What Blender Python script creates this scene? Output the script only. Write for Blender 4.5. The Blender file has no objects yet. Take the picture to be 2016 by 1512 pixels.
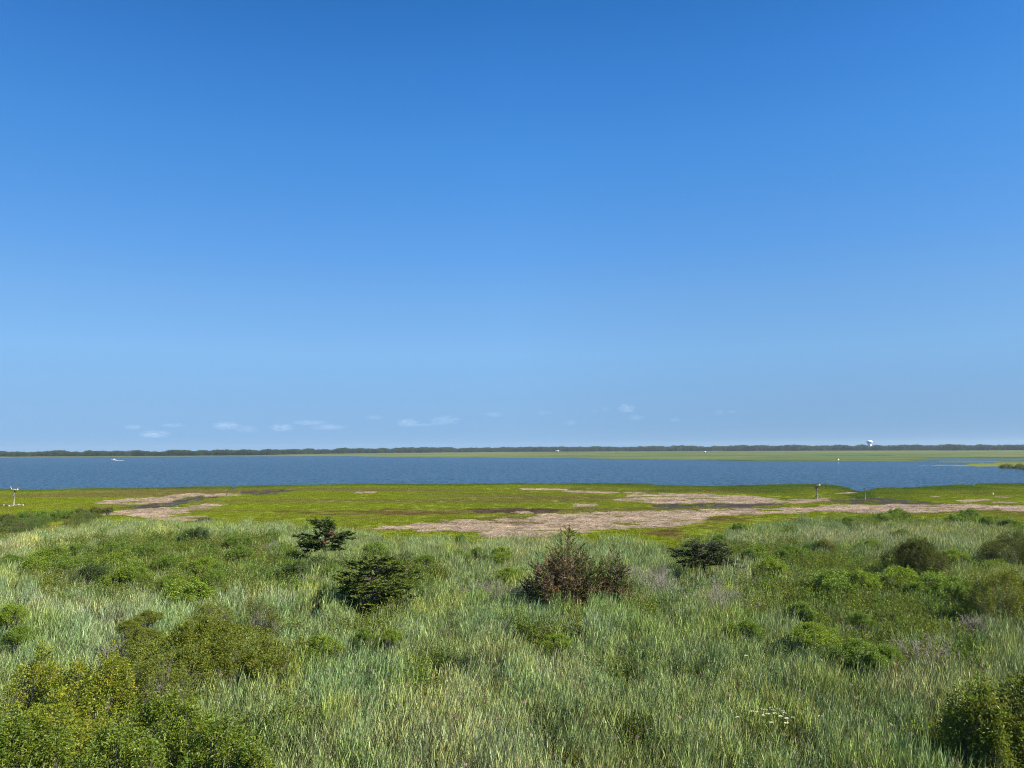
import bpy, math, random
import numpy as np
from mathutils import Matrix, Vector, Euler
R = math.radians
S = bpy.context.scene
COL = S.collection

# ------------------------------------------------------------------ camera, sky, sun, exposure
FPX, HCAM, HOR = 1515.0, 12.5, 883.5          # focal length in photo pixels, eye height, horizon row
PITCH, ROLL = math.atan((HOR - 756) / FPX), R(-0.341)
cam = bpy.data.cameras.new('camera'); cam_o = bpy.data.objects.new('camera', cam); COL.objects.link(cam_o)
CROT = Euler((math.pi / 2 + PITCH, 0, 0)).to_matrix() @ Matrix.Rotation(ROLL, 3, 'Z')
cam_o.matrix_world = Matrix.Translation((0, 0, HCAM)) @ CROT.to_4x4()
cam.sensor_width = 36; cam.lens = 36 * FPX / 2016; cam.clip_start = 0.5; cam.clip_end = 90000
S.camera = cam_o
SUN_AZ, SUN_EL = 114.0, 40.0
S.view_settings.view_transform = 'Standard'; S.view_settings.look = 'None'
S.view_settings.exposure = 1.0; S.view_settings.gamma = 1.0
S.cycles.max_bounces = 7; S.cycles.diffuse_bounces = 3; S.cycles.transmission_bounces = 4
S.cycles.transparent_max_bounces = 8; S.cycles.volume_bounces = 1
S.cycles.pixel_filter_type = 'BLACKMAN_HARRIS'; S.cycles.filter_width = 1.05
S.cycles.use_denoising = True; S.cycles.denoiser = 'OPENIMAGEDENOISE'; S.cycles.denoising_prefilter = 'NONE'; S.cycles.denoising_input_passes = 'RGB_ALBEDO_NORMAL'

world = bpy.data.worlds.new("World"); S.world = world; world.use_nodes = True
wn, wl = world.node_tree.nodes, world.node_tree.links
sky = wn.new('ShaderNodeTexSky'); sky.sky_type = 'NISHITA'; sky.sun_disc = False
sky.sun_elevation = R(SUN_EL); sky.sun_rotation = R(SUN_AZ)
sky.air_density = 1; sky.dust_density = 0; sky.ozone_density = 4
tc = wn.new('ShaderNodeTexCoord')
sep = wn.new('ShaderNodeSeparateXYZ'); wl.new(tc.outputs['Generated'], sep.inputs[0])
mp = wn.new('ShaderNodeMath'); mp.operation = 'MULTIPLY_ADD'; mp.inputs[1].default_value = .72; mp.inputs[2].default_value = .16
wl.new(sep.outputs[2], mp.inputs[0])
mx = wn.new('ShaderNodeMath'); mx.operation = 'MAXIMUM'; mx.inputs[1].default_value = .14; wl.new(mp.outputs[0], mx.inputs[0])
cmb = wn.new('ShaderNodeCombineXYZ'); wl.new(sep.outputs[0], cmb.inputs[0]); wl.new(sep.outputs[1], cmb.inputs[1]); wl.new(mx.outputs[0], cmb.inputs[2])
nrm = wn.new('ShaderNodeVectorMath'); nrm.operation = 'NORMALIZE'; wl.new(cmb.outputs[0], nrm.inputs[0])
wl.new(nrm.outputs[0], sky.inputs[0])
SKY_GAIN = [(0.0, (1.06, 1.15, 1.22)), (0.055, (1.24, 1.38, 1.43)), (0.12, (1.41, 1.71, 1.77)), (0.185, (1.27, 1.71, 1.90)),
            (0.248, (1.0, 1.65, 2.05)), (0.367, (.67, 1.56, 2.16)), (0.448, (.51, 1.37, 2.10)), (0.517, (.36, 1.19, 1.87)), (1.0, (.30, 1.05, 1.7))]
ramp = wn.new('ShaderNodeValToRGB'); wl.new(sep.outputs[2], ramp.inputs[0])
def set_ramp(r, stops, k=1.0):
    e = r.color_ramp.elements
    while len(e) > 1: e.remove(e[-1])
    for i, (p, c) in enumerate(stops):
        q = e[0] if i == 0 else e.new(p)
        q.position = p; q.color = (c[0] * k, c[1] * k, c[2] * k, 1)
set_ramp(ramp, SKY_GAIN)
mul = wn.new('ShaderNodeMix'); mul.data_type = 'RGBA'; mul.blend_type = 'MULTIPLY'; mul.inputs[0].default_value = 1
wl.new(sky.outputs[0], mul.inputs[6]); wl.new(ramp.outputs[0], mul.inputs[7])
az_ = wn.new('ShaderNodeMath'); az_.operation = 'MULTIPLY_ADD'; az_.use_clamp = True; az_.inputs[1].default_value = .26; az_.inputs[2].default_value = 1.0
wl.new(sep.outputs[0], az_.inputs[0])
mu2 = wn.new('ShaderNodeMix'); mu2.data_type = 'RGBA'; mu2.blend_type = 'MULTIPLY'; mu2.inputs[0].default_value = 1
azr = wn.new('ShaderNodeMath'); azr.operation = 'MULTIPLY_ADD'; azr.use_clamp = True; azr.inputs[1].default_value = -.20; azr.inputs[2].default_value = 1.0
wl.new(sep.outputs[0], azr.inputs[0]); azm = wn.new('ShaderNodeMath'); azm.operation = 'MULTIPLY'; wl.new(az_.outputs[0], azm.inputs[0]); wl.new(azr.outputs[0], azm.inputs[1])
wl.new(mul.outputs[2], mu2.inputs[6]); wl.new(azm.outputs[0], mu2.inputs[7]); wl.new(mu2.outputs[2], wn['Background'].inputs[0]); wn['Background'].inputs[1].default_value = 0.05

sun = bpy.data.lights.new('sun', 'SUN'); sun.energy = 5.0; sun.angle = R(0.5); sun.color = (1, .955, .86)
sun_o = bpy.data.objects.new('sun', sun); COL.objects.link(sun_o)
SUNDIR = Vector((math.sin(R(SUN_AZ)) * math.cos(R(SUN_EL)), math.cos(R(SUN_AZ)) * math.cos(R(SUN_EL)), math.sin(R(SUN_EL))))
sun_o.rotation_euler = SUNDIR.to_track_quat('Z', 'Y').to_euler(); sun_o.location = (40, -40, 80)

# ------------------------------------------------------------------ helpers
rng = np.random.default_rng(7)
CR = np.array(CROT)
def at(px, py, z=0.0):
    """photo pixel -> the point of the world on the level z"""
    px = np.asarray(px, float); py = np.asarray(py, float)
    d = np.stack([(px - 1008) / FPX, -(py - 756) / FPX, -np.ones_like(px)], -1) @ CR.T
    t = (z - HCAM) / np.minimum(d[..., 2], -1e-5)
    p = d * t[..., None]; p[..., 2] += HCAM
    return p
def at_dist(px, py, dist):
    d = CR @ np.array([(px - 1008) / FPX, -(py - 756) / FPX, -1.0])
    return np.array([0, 0, HCAM]) + d / d[1] * dist
def ppm(p): return FPX / float(p[1])           # photo pixels per metre at a point
def hash2(ix, iy, seed):
    n = (ix.astype(np.int64) * 374761393 + iy.astype(np.int64) * 668265263 + seed * 1442695041) & 0xffffffff
    n = ((n ^ (n >> 13)) * 1274126177) & 0xffffffff
    return ((n ^ (n >> 16)) & 0xffff) / 65535.0
def vnoise(x, y, seed=0):
    ix, iy = np.floor(x), np.floor(y); fx, fy = x - ix, y - iy
    fx = fx * fx * (3 - 2 * fx); fy = fy * fy * (3 - 2 * fy)
    a, b = hash2(ix, iy, seed), hash2(ix + 1, iy, seed); c, d = hash2(ix, iy + 1, seed), hash2(ix + 1, iy + 1, seed)
    return (a + (b - a) * fx) * (1 - fy) + (c + (d - c) * fx) * fy
def fbm(x, y, seed=0, o=4):
    v, a, t = 0, 1.0, 0
    for k in range(o):
        v = v + a * vnoise(x * 2 ** k + 17.3 * k, y * 2 ** k - 9.1 * k, seed + k); t += a; a *= .5
    return v / t
def inpoly(x, y, P):
    r = np.zeros(np.shape(x), bool); n = len(P)
    for i in range(n):
        x0, y0 = P[i][:2]; x1, y1 = P[i - 1][:2]
        c = (y0 > y) != (y1 > y)
        with np.errstate(divide='ignore', invalid='ignore'):
            r ^= c & (x < (x1 - x0) * (y - y0) / (y1 - y0) + x0)
    return r
def ss(a, b, x):
    t = np.clip((x - a) / (b - a), 0, 1); return t * t * (3 - 2 * t)

def tag(o, label=None, cat=None, group=None, kind=None):
    for k, v in (('label', label), ('category', cat), ('group', group), ('kind', kind)):
        if v: o[k] = v
    return o
def empty(name, loc=(0, 0, 0), rz=0):
    o = bpy.data.objects.new(name, None); COL.objects.link(o); o.location = loc; o.rotation_euler.z = rz
    o.empty_display_size = .3
    return o
def copy_tree(o, parent=None):
    c = o.copy(); COL.objects.link(c); c.parent = parent
    for ch in list(o.children): copy_tree(ch, c)
    return c

class MB:
    """collects quads with a colour per vertex; build() links them as one mesh object"""
    def __init__(s): s.V, s.F, s.C, s.n = [], [], [], 0
    def add(s, V, F, C):
        V = np.asarray(V, float).reshape(-1, 3); C = np.broadcast_to(np.asarray(C, float), (len(V), 3))
        s.V.append(V); s.F.append(np.asarray(F, np.int64).reshape(-1, 4) + s.n); s.C.append(C); s.n += len(V)
    def arrays(s):
        if not s.V: return np.zeros((0, 3)), np.zeros((0, 4), int), np.zeros((0, 3))
        return np.concatenate(s.V), np.concatenate(s.F), np.concatenate(s.C)
    def build(s, name, mat, parent=None, smooth=False):
        o = mesh_obj(name, *s.arrays(), mat, smooth)
        o.parent = parent
        return o
    # shapes ------------------------------------------------------------
    def leaves(s, P, D, L, W, C, droop=.15, tipc=None):
        """pointed leaf blades: base P, direction D, length L, width W"""
        P = np.asarray(P, float); n = len(P); D = D / np.linalg.norm(D, axis=1, keepdims=True)
        up = rng.normal(size=(n, 3)); side = np.cross(D, up); side /= np.linalg.norm(side, axis=1, keepdims=True) + 1e-9
        L = np.broadcast_to(np.asarray(L, float), (n,))[:, None]; W = np.broadcast_to(np.asarray(W, float), (n,))[:, None]
        m = P + D * L * .45; t = P + D * L; t[:, 2] -= droop * L[:, 0]
        V = np.stack([P, m + side * W / 2, t, m - side * W / 2], 1).reshape(-1, 3)
        F = np.arange(4 * n).reshape(-1, 4)
        C = np.repeat(np.broadcast_to(np.asarray(C, float), (n, 3)), 4, 0)
        s.add(V, F, C)
    def tubes(s, A, B, ra, rb, C, k=3):
        A = np.asarray(A, float).reshape(-1, 3); B = np.asarray(B, float).reshape(-1, 3); n = len(A)
        D = B - A; D = D / (np.linalg.norm(D, axis=1, keepdims=True) + 1e-9)
        ref = np.where(np.abs(D[:, 2:3]) > .9, np.array([[1., 0, 0]]), np.array([[0, 0, 1.]]))
        u = np.cross(D, ref); u /= np.linalg.norm(u, axis=1, keepdims=True) + 1e-9; v = np.cross(D, u)
        ra = np.broadcast_to(np.asarray(ra, float), (n,))[:, None]; rb = np.broadcast_to(np.asarray(rb, float), (n,))[:, None]
        rings = []
        for q in range(k):
            a = 2 * math.pi * q / k; o = u * math.cos(a) + v * math.sin(a)
            rings += [A + o * ra, B + o * rb]
        V = np.stack(rings, 1).reshape(-1, 3)
        F = []
        for q in range(k):
            r = (q + 1) % k; F.append([2 * q, 2 * r, 2 * r + 1, 2 * q + 1])
        F = (np.arange(n)[:, None, None] * 2 * k + np.array(F)[None]).reshape(-1, 4)
        if k >= 4:
            caps = [[0, 2, 4, 6], [1, 7, 5, 3]] if k == 4 else []
            if k == 8: caps = [[0, 2, 4, 6], [0, 6, 8, 14], [8, 10, 12, 14], [1, 7, 5, 3], [1, 15, 9, 7], [9, 15, 13, 11]]
            if caps: F = np.concatenate([F, (np.arange(n)[:, None, None] * 2 * k + np.array(caps)[None]).reshape(-1, 4)])
        C = np.repeat(np.broadcast_to(np.asarray(C, float), (n, 3)), 2 * k, 0)
        s.add(V, F, C)
    def box(s, c, d, C, rz=0, M=None):
        V = np.array([[x, y, z] for x in (-.5, .5) for y in (-.5, .5) for z in (-.5, .5)]) * np.asarray(d)
        if M is not None: V = V @ np.array(M).T
        ca, sa = math.cos(rz), math.sin(rz)
        V = np.stack([V[:, 0] * ca - V[:, 1] * sa, V[:, 0] * sa + V[:, 1] * ca, V[:, 2]], 1) + np.asarray(c)
        s.add(V, [[0, 1, 3, 2], [4, 6, 7, 5], [0, 4, 5, 1], [2, 3, 7, 6], [0, 2, 6, 4], [1, 5, 7, 3]], C)
    def lathe(s, prof, C, k=32, c=(0, 0, 0)):
        a = np.arange(k) * 2 * math.pi / k
        V = np.concatenate([np.stack([r * np.cos(a), r * np.sin(a), np.full(k, z)], 1) for r, z in prof]) + np.asarray(c)
        F = [[i * k + j, i * k + (j + 1) % k, (i + 1) * k + (j + 1) % k, (i + 1) * k + j] for i in range(len(prof) - 1) for j in range(k)]
        s.add(V, F, C)

def mesh_obj(name, V, F, C, mat, smooth=False, extra=None):
    me = bpy.data.meshes.new(name)
    me.vertices.add(len(V)); me.vertices.foreach_set('co', V.astype(np.float32).ravel())
    me.loops.add(F.size); me.loops.foreach_set('vertex_index', F.astype(np.int32).ravel())
    me.polygons.add(len(F)); me.polygons.foreach_set('loop_start', (np.arange(len(F)) * 4).astype(np.int32))
    me.polygons.foreach_set('loop_total', np.full(len(F), 4, np.int32))
    if smooth: me.polygons.foreach_set('use_smooth', np.ones(len(F), bool))
    me.update(calc_edges=True)
    a = me.attributes.new('pc', 'FLOAT_COLOR', 'POINT')
    a.data.foreach_set('color', np.concatenate([C, np.ones((len(C), 1))], 1).astype(np.float32).ravel())
    for k, v in (extra or {}).items():
        b = me.attributes.new(k, 'FLOAT', 'POINT'); b.data.foreach_set('value', np.asarray(v, np.float32).ravel())
    me.materials.append(mat)
    o = bpy.data.objects.new(name, me); COL.objects.link(o)
    return o

def scatter(name, protos, P, rot, scl, tint, var, mat):
    """one object that repeats its own clumps (protos) at many points"""
    V, F, C, K = [], [], [], []; n = 0
    for k, p in enumerate(protos):
        v, f, c = p.arrays(); V.append(v); F.append(f + n); C.append(c); K.append(np.full(len(v), k)); n += len(v)
    m = len(P)
    V.append(P); C.append(np.ones((m, 3))); K.append(np.full(m, -1))
    V, F, C, K = np.concatenate(V), np.concatenate(F), np.concatenate(C), np.concatenate(K)
    o = mesh_obj(name, V, F, C, mat)
    me = o.data
    def attr(nm, typ, key, a):
        full = np.zeros((n + m,) + np.shape(a)[1:], np.float32); full[n:] = a
        b = me.attributes.new(nm, typ, 'POINT'); b.data.foreach_set(key, full.ravel() if typ != 'INT' else full.astype(np.int32).ravel())
    b = me.attributes.new('proto', 'INT', 'POINT'); b.data.foreach_set('value', K.astype(np.int32))
    attr('rot', 'FLOAT_VECTOR', 'vector', rot); attr('scl', 'FLOAT_VECTOR', 'vector', scl)
    attr('tint', 'FLOAT_COLOR', 'color', np.concatenate([tint, np.ones((m, 1))], 1)); attr('var', 'INT', 'value', var)
    ng = bpy.data.node_groups.new(name, 'GeometryNodeTree')
    ng.interface.new_socket('Geometry', in_out='INPUT', socket_type='NodeSocketGeometry')
    ng.interface.new_socket('Geometry', in_out='OUTPUT', socket_type='NodeSocketGeometry')
    N, L = ng.nodes, ng.links
    gi, go = N.new('NodeGroupInput'), N.new('NodeGroupOutput')
    def named(nm, t):
        q = N.new('GeometryNodeInputNamedAttribute'); q.data_type = t; q.inputs[0].default_value = nm; return q.outputs[0]
    def eq(sock, val):
        q = N.new('FunctionNodeCompare'); q.data_type = 'INT'; q.operation = 'EQUAL'; L.new(sock, q.inputs[2]); q.inputs[3].default_value = val
        return q.outputs[0]
    def sepg(val):
        q = N.new('GeometryNodeSeparateGeometry'); q.domain = 'POINT'; L.new(gi.outputs[0], q.inputs[0]); L.new(eq(named('proto', 'INT'), val), q.inputs[1])
        return q.outputs[0]
    pts = sepg(-1); jn = N.new('GeometryNodeJoinGeometry')
    for k in range(len(protos)):
        ip = N.new('GeometryNodeInstanceOnPoints')
        L.new(pts, ip.inputs['Points']); L.new(eq(named('var', 'INT'), k), ip.inputs['Selection']); L.new(sepg(k), ip.inputs['Instance'])
        L.new(named('rot', 'FLOAT_VECTOR'), ip.inputs['Rotation']); L.new(named('scl', 'FLOAT_VECTOR'), ip.inputs['Scale'])
        L.new(ip.outputs[0], jn.inputs[0])
    L.new(jn.outputs[0], go.inputs[0])
    md = o.modifiers.new('scatter', 'NODES'); md.node_group = ng
    return o

# ------------------------------------------------------------------ materials
def new_mat(name):
    m = bpy.data.materials.new(name); m.use_nodes = True; n = m.node_tree.nodes; n.clear()
    return m, n, m.node_tree.links, n.new('ShaderNodeOutputMaterial')
def attr_node(n, name, typ='GEOMETRY'):
    a = n.new('ShaderNodeAttribute'); a.attribute_name = name; a.attribute_type = typ; return a
def leaf_mat(name, inst=False, transl=.42, rough=.55, spec=.3):
    m, n, l, out = new_mat(name)
    c = attr_node(n, 'pc').outputs['Color']
    if inst:
        mu = n.new('ShaderNodeMix'); mu.data_type = 'RGBA'; mu.blend_type = 'MULTIPLY'; mu.inputs[0].default_value = 1
        l.new(c, mu.inputs[6]); l.new(attr_node(n, 'tint', 'INSTANCER').outputs['Color'], mu.inputs[7]); c = mu.outputs[2]
    b = n.new('ShaderNodeBsdfPrincipled'); l.new(c, b.inputs['Base Color'])
    b.inputs['Roughness'].default_value = rough; b.inputs['Specular IOR Level'].default_value = spec
    if transl <= 0:
        l.new(b.outputs[0], out.inputs[0]); return m
    t = n.new('ShaderNodeBsdfTranslucent'); g = n.new('ShaderNodeMix'); g.data_type = 'RGBA'; g.blend_type = 'MULTIPLY'; g.inputs[0].default_value = 1
    l.new(c, g.inputs[6]); g.inputs[7].default_value = (1.25, 1.2, .6, 1); l.new(g.outputs[2], t.inputs[0])
    mix = n.new('ShaderNodeMixShader'); mix.inputs[0].default_value = transl
    l.new(b.outputs[0], mix.inputs[1]); l.new(t.outputs[0], mix.inputs[2]); l.new(mix.outputs[0], out.inputs[0])
    return m
def noise(n, l, scale, detail=4, vec=None, rough=.55):
    q = n.new('ShaderNodeTexNoise'); q.inputs['Scale'].default_value = scale; q.inputs['Detail'].default_value = detail; q.inputs['Roughness'].default_value = rough
    if vec is not None: l.new(vec, q.inputs['Vector'])
    return q.outputs['Fac']
def mathn(n, l, op, a, b, c=None):
    q = n.new('ShaderNodeMath'); q.operation = op
    for i, v in enumerate((a, b, c)):
        if v is None: continue
        if isinstance(v, (int, float)): q.inputs[i].default_value = v
        else: l.new(v, q.inputs[i])
    return q.outputs[0]
def mixc(n, l, f, a, b, mode='MIX'):
    q = n.new('ShaderNodeMix'); q.data_type = 'RGBA'; q.blend_type = mode
    for i, v in ((0, f), (6, a), (7, b)):
        if isinstance(v, (int, float)): q.inputs[i].default_value = v
        elif isinstance(v, tuple): q.inputs[i].default_value = v + (1,)
        else: l.new(v, q.inputs[i])
    return q.outputs[2]
def solid(name, rough=.7, grain=6.0, amount=.35, metallic=0):
    """vertex-coloured, weathered surface"""
    m, n, l, out = new_mat(name)
    tcn = n.new('ShaderNodeTexCoord'); f = noise(n, l, grain, 5, tcn.outputs['Object'])
    k = mathn(n, l, 'MULTIPLY_ADD', f, amount * 2, 1 - amount)
    c = mixc(n, l, 1.0, attr_node(n, 'pc').outputs['Color'], k, 'MULTIPLY')
    b = n.new('ShaderNodeBsdfPrincipled'); l.new(c, b.inputs['Base Color']); b.inputs['Roughness'].default_value = rough; b.inputs['Metallic'].default_value = metallic
    l.new(b.outputs[0], out.inputs[0]); return m
M_LEAF = leaf_mat('leaf'); M_GLOSSY = leaf_mat('glossy_leaf', rough=.5, spec=.35, transl=.35)
M_NEEDLE = leaf_mat('needle', transl=.12, rough=.7, spec=.15)
M_TWIG = leaf_mat('twig', transl=0, rough=.8, spec=.15)
M_REED = leaf_mat('reed', inst=True, transl=.12, rough=.42, spec=.45)
M_HERB = leaf_mat('herb', inst=True, transl=.4)
M_GRASS = leaf_mat('marsh_grass', inst=True, transl=.35, rough=.7, spec=.1)
M_STRAW = leaf_mat('straw', inst=True, transl=.05, rough=.8, spec=.1)
M_TREE = leaf_mat('far_tree', inst=True, transl=.2, rough=.8, spec=.1)
M_WOOD = solid('weathered_wood'); M_PAINT = solid('white_paint', .5, 2.0, .08); M_STEEL = solid('grey_steel', .5, 2, .2)

# ------------------------------------------------------------------ terrain: shore lines and patches traced onto the ground
def W(pts, z=.35):
    a = np.array(pts, float); return at(a[:, 0], a[:, 1], z)[:, :2]
SHORE = W([(-420, 968), (-150, 966), (0, 964), (60, 966), (150, 963), (250, 962), (350, 960), (440, 958.5), (520, 957), (600, 955.5), (700, 954), (900, 954), (1000, 953),
           (1150, 952), (1270, 953), (1300, 957), (1400, 958), (1450, 957), (1530, 955), (1590, 954), (1640, 956), (1668, 962), (1680, 967.5), (1700, 969), (1716, 967.5),
           (1724, 962), (1780, 962), (1850, 958), (1890, 955.5), (1918, 956.5), (1930, 953.5), (2016, 953), (2200, 952), (2500, 950)])
FAR = W([(-500, 901.5), (0, 900.3), (200, 899.5), (420, 898.2), (600, 897.5), (672, 897.3), (760, 899), (900, 900), (1100, 901), (1200, 903), (1344, 905), (1500, 907),
         (1700, 907.3), (1800, 908), (1870, 909.5), (2016, 909), (2200, 910), (2600, 912)])
def shore_y(x, y, P):
    t = x / np.maximum(y, 1e-3); return np.interp(t, P[:, 0] / P[:, 1], P[:, 1])
CREEK = [(W([(466, 957), (452, 964), (440, 970), (400, 979), (345, 990), (322, 993)]), [.8, .6, .3, .2, .7, .6]),
         (W([(322, 992.5), (344, 992.5)]), [1.5, 1.5])]
def seg_dist(x, y, P, w):
    d = np.full(np.shape(x), 1e9)
    for i in range(len(P) - 1):
        a, b = P[i], P[i + 1]; v = b - a; t = np.clip(((x - a[0]) * v[0] + (y - a[1]) * v[1]) / (v @ v), 0, 1)
        d = np.minimum(d, np.hypot(x - a[0] - t * v[0], y - a[1] - t * v[1]) - (w[i] + (w[i + 1] - w[i]) * t))
    return d
FAR_POND = [W([(1500, 899.5), (1545, 900)]), W([(1640, 896.5), (1722, 896.8)]), W([(1860, 902), (2016, 901)]), W([(1100, 896.5), (1160, 896.7)]), W([(1855, 906), (1975, 905.6)])]
SPIT = [(W([(1803, 915.4), (1850, 916.4), (1900, 917), (1970, 918), (2016, 921.5), (2100, 924), (2100, 905), (2016, 906), (1960, 908.5), (1950, 912), (1900, 914.3), (1850, 914.4)])),
        (W([(1895, 913.2), (1930, 914), (1960, 913.5), (1960, 912), (1930, 911.5)]))]
def height(x, y):
    j = (fbm(x / 9, y / 9, 3) - .5) * 3.2 + (fbm(x / 40, y / 40, 8) - .5) * 3
    near = (shore_y(x, y, SHORE) - y + j * .6) * .12
    jf = (fbm(x / 60, y / 60, 5) - .5) * 60 * ss(300, 1500, y)
    far = (y - shore_y(x, y, FAR) + jf * .5) * .03
    h = np.where(y < 420, near, far)
    for P in SPIT:
        wob = (fbm(x / 15, y / 15, 4) - .5) * 5
        h = np.where(inpoly(x, y + wob, P), .22, h)
    for P in FAR_POND:
        h = np.minimum(h, np.where(y > 450, seg_dist(x, y, P, [16, 16]) * .03 - .1, 9))
    for P, w in CREEK:
        h = np.minimum(h, np.where(y < 420, seg_dist(x, y, P, w) * .35, 9))
    base = .33 + (fbm(x / 12, y / 12, 21) - .5) * .28
    return np.clip(h, -1.6, base)

# reed bed edge (tops at about 2.1 m)
REEDTOP = [(-500, 1075), (0, 1063), (70, 1052), (150, 1036), (260, 1027), (420, 1034), (520, 1036), (640, 1044), (720, 1050), (820, 1058), (900, 1066), (960, 1071), (1100, 1069),
           (1300, 1071), (1395, 1068), (1412, 1050), (1500, 1036), (1600, 1026), (1700, 1020), (1760, 1017), (1850, 1020), (1950, 1022), (2016, 1026), (2500, 1030)]
RE = W(REEDTOP, 2.0)
def in_reeds(x, y): return np.interp(x / np.maximum(y, 1), RE[:, 0] / RE[:, 1], RE[:, 1]) - y + (fbm(x / 5, y / 5, 31) - .5) * 9
WRACK = [[(185, 991), (300, 978), (395, 970), (402, 975), (335, 984), (290, 990), (240, 993)], [(240, 1009), (300, 1003), (370, 997), (432, 989), (402, 1003), (396, 1015), (390, 1025), (340, 1026), (290, 1019)],
         [(408, 976), (455, 971), (452, 977), (416, 979)],
         [(690, 1041), (800, 1038), (870, 1030), (900, 1027), (960, 1026), (1050, 1020), (1110, 1013), (1200, 1008), (1344, 1003), (1500, 998), (1700, 996), (2016, 995), (2300, 995), (2300, 1009), (2016, 1008),
          (1830, 1009), (1650, 1009), (1500, 1013), (1420, 1017), (1340, 1022), (1300, 1030), (1260, 1042), (1300, 1050), (1180, 1048), (1080, 1052), (1000, 1057), (930, 1058), (880, 1050), (800, 1046), (720, 1046)],
         [(1220, 972), (1300, 970), (1420, 974), (1500, 982), (1530, 988), (1480, 992), (1400, 991), (1330, 993), (1240, 984)],
         [(1520, 988), (1600, 985), (1650, 986), (1690, 984), (1655, 990), (1560, 993)]]
STREAK = [[(1025, 962.5), (1110, 964), (1105, 966), (1030, 965)], [(1110, 967), (1205, 971), (1200, 973.5), (1120, 970)], [(1125, 993.5), (1165, 993), (1160, 997), (1125, 997)], [(1020, 1009), (1048, 1009), (1046, 1012), (1020, 1012)],
          [(1885, 986), (1940, 983.5), (1936, 986.5), (1892, 988.5)], [(1952, 978.7), (1978, 979), (1976, 981), (1954, 981)], [(1840, 978.5), (1848, 978), (1847, 979.6), (1840, 980)], [(1950, 988.3), (1985, 989), (1984, 990.6), (1950, 990)],
          [(700, 969.5), (735, 969), (734, 971), (702, 972)], [(870, 1023.5), (930, 1025), (925, 1027), (872, 1026)], [(1650, 972), (1690, 970), (1690, 972), (1652, 974)]]
MUD = [[(240, 1000), (330, 984), (400, 976), (440, 972), (446, 977), (400, 986), (300, 1003), (250, 1005)], [(388, 1017), (440, 1021), (446, 1029), (384, 1029)], [(478, 966), (560, 962.5), (588, 966), (530, 974), (484, 976)],
       [(1290, 992), (1400, 991), (1500, 991), (1560, 995), (1400, 999), (1290, 999)], [(1645, 987), (1760, 979), (1800, 985), (1872, 993), (1760, 995), (1680, 993)]]
RUST = [[(590, 1008), (800, 1000), (960, 1001), (1085, 1002), (1090, 1011), (980, 1014), (760, 1014), (620, 1015)], [(430, 1013), (470, 1013), (530, 1021), (525, 1027), (470, 1021)], [(560, 1005), (660, 1004), (660, 1010), (570, 1011)],
        [(1290, 1052), (1345, 1022), (1430, 1018), (1570, 1017), (1600, 1024), (1440, 1036), (1395, 1062), (1344, 1062)]]
CORE = [[(930, 1002), (1080, 1002), (1090, 1010), (1040, 1013), (940, 1011)]]
LIME = [[(560, 1025), (900, 1012), (1080, 1012), (900, 1024), (780, 1038), (660, 1040)], [(960, 1068), (1000, 1056), (1180, 1052), (1340, 1052), (1400, 1062), (1300, 1078), (960, 1078)], [(0, 995), (170, 990), (210, 1003), (0, 1012)]]
TANG = [[(0, 1046), (60, 1040), (150, 1028), (165, 1031), (80, 1046), (0, 1060)]]
for _l in (WRACK, STREAK, MUD, RUST, CORE, LIME, TANG):
    _l[:] = [W(p) for p in _l]
def soft(x, y, polys, amp):
    """1 inside, 0 outside, with ragged edges (the point tested is pushed about by noise)"""
    n = 0
    for k, (s, a) in enumerate(((14, amp), (4, amp * .45), (1.5, amp * .2))):
        n = n + 0
        x = x + (fbm(x / s, y / s, 50 + k, 2) - .5) * a * 2; y = y + (fbm(x / s, y / s, 60 + k, 2) - .5) * a * 2
    r = np.zeros(np.shape(x))
    for P in polys: r = np.maximum(r, inpoly(x, y, P))
    return r
def masks(x, y):
    m = {}
    gap = fbm(x / 9, y / 2.6, 77, 3); m['wrack'] = np.maximum(soft(x, y, WRACK, 7) * (gap > .36 + .12 * fbm(x / 30, y / 20, 78)), soft(x, y, STREAK, 1.2))
    m['core'] = soft(x, y, CORE, 3); m['mud'] = soft(x, y, MUD, 4); m['rust'] = soft(x, y, RUST, 4); m['lime'] = soft(x, y, LIME, 6); m['tang'] = soft(x, y, TANG, 1.5)
    d = shore_y(x, y, SHORE) - y
    right = ss(5, 60, x)
    m['lush'] = np.where(y < 420, np.clip(ss(16 + 36 * right, 2 + 8 * right, d + (fbm(x / 18, y / 18, 71) - .5) * (22 + 30 * right)), 0, 1), 0)
    return m
GREEN = np.array([.160, .186, .010]); LIMEC = np.array([.158, .190, .006]); LUSH = np.array([.070, .115, .014])
OLIVE = np.array([.15, .132, .034]); RUSTC = np.array([.105, .066, .02]); COREC = np.array([.075, .045, .035]); MUDC = np.array([.042, .034, .026])
TAN = np.array([.34, .255, .165]); TANGC = np.array([.2, .185, .04])
def marsh_colour(x, y):
    m = masks(x, y); n1 = fbm(x / 55, y / 11, 11)[:, None]; n2 = fbm(x / 7, y / 5, 12)[:, None]; n3 = vnoise(x / 1.7, y / 1.7, 13)[:, None]
    c = GREEN + (OLIVE - GREEN) * ss(.42, .68, n1) + (LIMEC - GREEN) * ss(.5, .3, n1) * .6
    c = c * (.86 + .28 * n2) * (.93 + .14 * n3)
    for k, col, a in (('lime', LIMEC, .75), ('lush', LUSH, .9), ('tang', TANGC, .9), ('rust', RUSTC, .8), ('core', COREC, .9)):
        q = (m[k] * a)[:, None]
        if k == 'rust': q = q * ss(.35, .6, n2)
        c = c * (1 - q) + col * q * (.75 + .5 * n3)
    return c, m
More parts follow.
